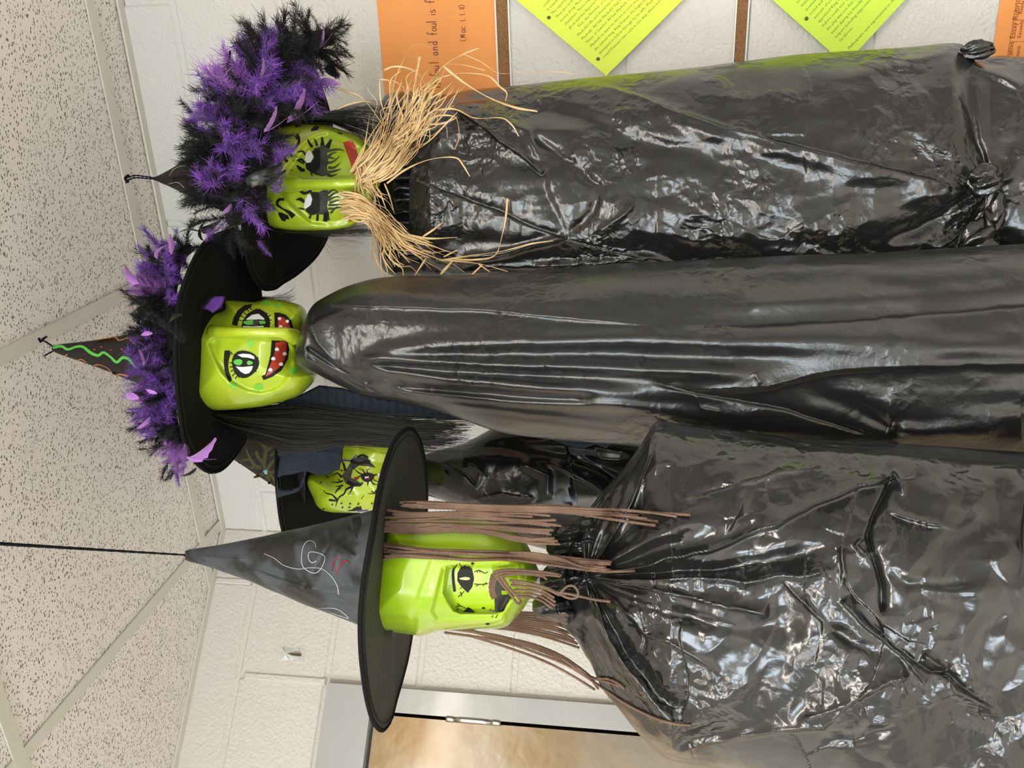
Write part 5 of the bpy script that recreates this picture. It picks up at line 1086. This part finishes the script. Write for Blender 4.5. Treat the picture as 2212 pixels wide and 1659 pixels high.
# ---------------- feather boas
def feather_mesh(seed, mats, kind):
    r = np.random.RandomState(seed); bg = Bag(); N = 14; s = np.linspace(0, 1, N)
    bend = r.uniform(-.35, .35); bz = r.uniform(-.3, .3)
    sp = np.c_[bend*s**2, bz*s**2, s]
    def ribbon(P, w0, w1_, side, mi):
        n = len(P); w_ = np.linspace(w0, w1_, n)[:, None]; bg.add(np.vstack([P+side*w_, P-side*w_]), [[k, k+1, n+k+1, n+k] for k in range(n-1)], mi)
    ribbon(sp, .010, .003, np.array([1., 0, 0]), 0); ribbon(sp, .010, .003, np.array([0, 1., 0]), 0)
    if kind == 'fluff':
        for k in range(240):
            a = r.uniform(.0, 1); i = a*(N-1); p0 = np.array([np.interp(a, s, sp[:, j]) for j in range(3)])
            side = 1 if k % 2 else -1; L = .33*(1-.45*a)*r.uniform(.6, 1.2); up_a = .35+.5*a
            ph = r.randn()*(.9-.5*a)
            out = np.array([side*math.cos(ph), math.sin(ph), 0])
            t = np.linspace(0, 1, 5)[:, None]; curl = r.randn(3)*.07
            P = p0 + out*L*t*(1-.35*t) + np.array([0, 0, 1.])*L*up_a*t**1.5 + curl*t**2
            ribbon(P, .0080, .0030, np.array([-out[1], out[0], .5]), k % len(mats) if len(mats) > 1 else 0)
    else:
        M_ = 12; t = np.linspace(0, 1, M_); wd = .18*np.sin(np.clip(t*1.05, 0, 1)*PI)**.6+.01; wd[-1] = .06
        c = np.c_[bend*1.5*t**2, .6*t**2*(1 if r.rand() < .5 else -1), t-.25*t**2]; f = []
        wd2 = wd*(1+.25*np.sin(t*40+seed)); V = np.vstack([c+np.c_[-wd2, .5*wd, 0*wd], c, c+np.c_[wd, .5*wd, 0*wd]])
        bg.add(V, [[a*M_+k, a*M_+k+1, (a+1)*M_+k+1, (a+1)*M_+k] for a in (0, 1) for k in range(M_-1)], 0)
    o = bg.build('f', mats, None, smooth=True); me = o.data; bpy.data.objects.remove(o); return me
FM = {'p': [feather_mesh(100+k, M_fp, 'fluff') for k in range(7)], 'b': [feather_mesh(200+k, [M_fb], 'fluff') for k in range(7)], 'l': [feather_mesh(250+k, [M_fl, M_fp[2]], 'fluff') for k in range(4)],
      'P': [feather_mesh(300+k, [M_fl], 'vane') for k in range(4)], 'B': [feather_mesh(330+k, [M_fbg], 'vane') for k in range(3)]}
for kk, l in FM.items():
    for m_ in l: m_.name = 'feather'
def boa(label, spine, rad, n, patches, seed, extra, core=.012, lowz=None):
    rr = np.random.RandomState(seed); S = np.asarray(spine, float); C = cat_rom(S, 200)      # px, py, depth
    e = empty('feather_boa', W(*C[100, :2], C[100, 2]), label, 'feather boa')
    P = W(C[:, 0], C[:, 1], C[:, 2]); v, f = tube_vf(P[::4], core, 8); obj('boa_core', v, f, M_fb, e)  # hidden core added to block light through the feathers
    T = np.gradient(P, axis=0); T /= np.linalg.norm(T, axis=1)[:, None]
    def put(me, p0, dirn, L, roll):
        o = bpy.data.objects.new('feather', me); COL.objects.link(o); zq = Vector(dirn).normalized().to_track_quat('Z', 'Y')
        o.rotation_euler = (zq.to_matrix() @ Matrix.Rotation(roll, 3, 'Z')).to_euler(); o.scale = (L, L, L); o.parent = e; o.location = Vector(p0)-e.location
    for k in range(n):
        i = rr.randint(0, 200); t = T[i]; a = rr.uniform(0, 2*PI); u = np.cross(t, [0, 1, 0]); u /= np.linalg.norm(u); w_ = np.cross(t, u)
        dirn = u*math.cos(a)+w_*math.sin(a)
        if dirn[1] > .25: dirn[1] *= -.6
        if lowz is not None and dirn[2] < lowz: dirn[2] *= -.5
        dirn = dirn + t*(.5*math.sin(i*.35+a*2)+rr.randn()*.2); R = 1.1*np.interp(i/199, np.linspace(0, 1, len(rad)), rad); L = R*rr.uniform(.6, 1.0)
        p0 = P[i] + dirn*R*.15; tip = p0+dirn*L*.75
        qx, qy = pixel(tip); col = 'b'
        for x, y, r_, c in patches:
            if math.hypot(qx-x, qy-y) < r_*rr.uniform(.95, 1.15): col = 'b' if c == 'p' and rr.rand() < .14 else c; break
        put(FM[col][rr.randint(len(FM[col]))], p0, dirn, L, rr.uniform(0, 6.28))
    for (x0, y0, x1, y1, d, c) in extra:
        a, b = W(x0, y0, d), W(x1, y1, d-.01); put(FM[c][rr.randint(len(FM[c]))], a, b-a, np.linalg.norm(b-a), rr.uniform(-.6, .6))
    return e
MI = np.array(M.inverted())
def pixel(p):
    q = MI @ np.array([p[0], p[1], p[2], 1.]); return 1106+F*q[0]/-q[2], 829.5-F*q[1]/-q[2]
PB1 = [(640,95,38,'b'),(690,75,30,'b'),(480,155,32,'l'),(520,150,55,'p'),(570,120,45,'p'),(595,190,40,'p'),(650,195,48,'p'),(680,225,25,'p'),(545,215,22,'b'),(460,215,26,'p'),(470,262,34,'p'),(525,285,38,'p'),(505,335,28,'p'),(425,245,16,'b'),(425,325,32,'b'),(590,335,34,'p'),(455,380,24,'p'),(510,365,30,'p'),(460,430,40,'b'),(545,400,40,'b'),(470,482,30,'p'),(540,475,38,'p'),(400,445,14,'p')]
boa('purple and black feather boa heaped on the hat of the witch nearest the papers', [(712,80,1.14),(680,88,1.12),(635,125,1.09),(590,165,1.06),(558,205,1.04),(528,260,1.03),(508,320,1.03),(500,380,1.03),(502,440,1.04),(510,485,1.06)], [.030, .050, .062, .064, .060, .056, .054, .056, .054, .045], 268, PB1, 3,
    [(490,170,447,140,1.03,'P'),(500,190,460,130,1.02,'P'),(520,180,462,132,1.0,'B'),(560,170,598,150,1.0,'P'),(690,115,733,100,1.1,'B'),(690,105,722,80,1.1,'P'),(700,150,783,148,1.1,'B'),(690,180,725,165,1.1,'P'),(620,265,690,235,1.05,'P'),(570,285,622,268,1.0,'P'),(440,260,384,232,1.03,'b'),(600,330,640,320,1.0,'p'),(560,380,598,420,.99,'B'),(530,390,596,400,.98,'B'),(480,425,535,432,1.0,'B'),(500,440,505,465,1.0,'P'),(430,500,385,470,1.04,'B'),(440,520,410,475,1.03,'B'),(430,490,462,520,1.0,'B'),(470,480,440,510,1.0,'p'),(560,520,572,548,1.06,'p'),(520,430,560,500,1.0,'p'),(600,420,595,330,1.02,'p')])
PB2 = [(355,545,48,'p'),(330,600,34,'l'),(375,610,34,'p'),(300,600,16,'b'),(330,660,48,'b'),(395,680,26,'b'),(350,735,24,'p'),(320,790,40,'p'),(345,820,34,'p'),(300,850,26,'l'),(360,860,26,'p'),(335,905,34,'p'),(385,975,34,'l'),(400,1000,28,'l'),(360,940,24,'b')]
boa('purple and black feather boa around the middle witch hat above the brim', [(412,532,1.11),(384,560,1.10),(372,612,1.08),(366,670,1.07),(364,730,1.065),(364,790,1.065),(366,850,1.07),(372,910,1.08),(386,960,1.09),(408,1000,1.10)], [.038, .047, .047, .046, .046, .045, .045, .043, .040, .030], 230, PB2, 5,
    [(300,612,252,590,1.0,'P'),(340,560,335,515,1.0,'P'),(370,550,385,515,1.0,'P'),(320,560,300,530,1.0,'p'),(300,655,262,625,1.0,'b'),(330,720,300,715,.98,'P'),(310,790,330,765,.96,'P'),(300,830,280,855,.97,'P'),(340,850,310,850,.96,'P'),(300,860,256,850,.98,'P'),(325,900,320,935,.98,'P'),(350,940,322,965,1.0,'B'),(345,955,352,990,1.0,'B'),(380,970,375,1010,1.0,'l'),(400,985,470,1008,.97,'P'),(400,960,395,1010,1.0,'l'),(383,1005,378,1045,1.02,'p'),(385,1035,378,1025,1.02,'p'),(425,1010,415,1045,1.02,'B'),(395,680,352,690,.95,'B'),(400,740,360,690,.955,'b')], core=.008, lowz=-.65)
for P_ in ([(608,598),(612,640),(570,640)],):
    pass
print('yarn strands', YN[0])
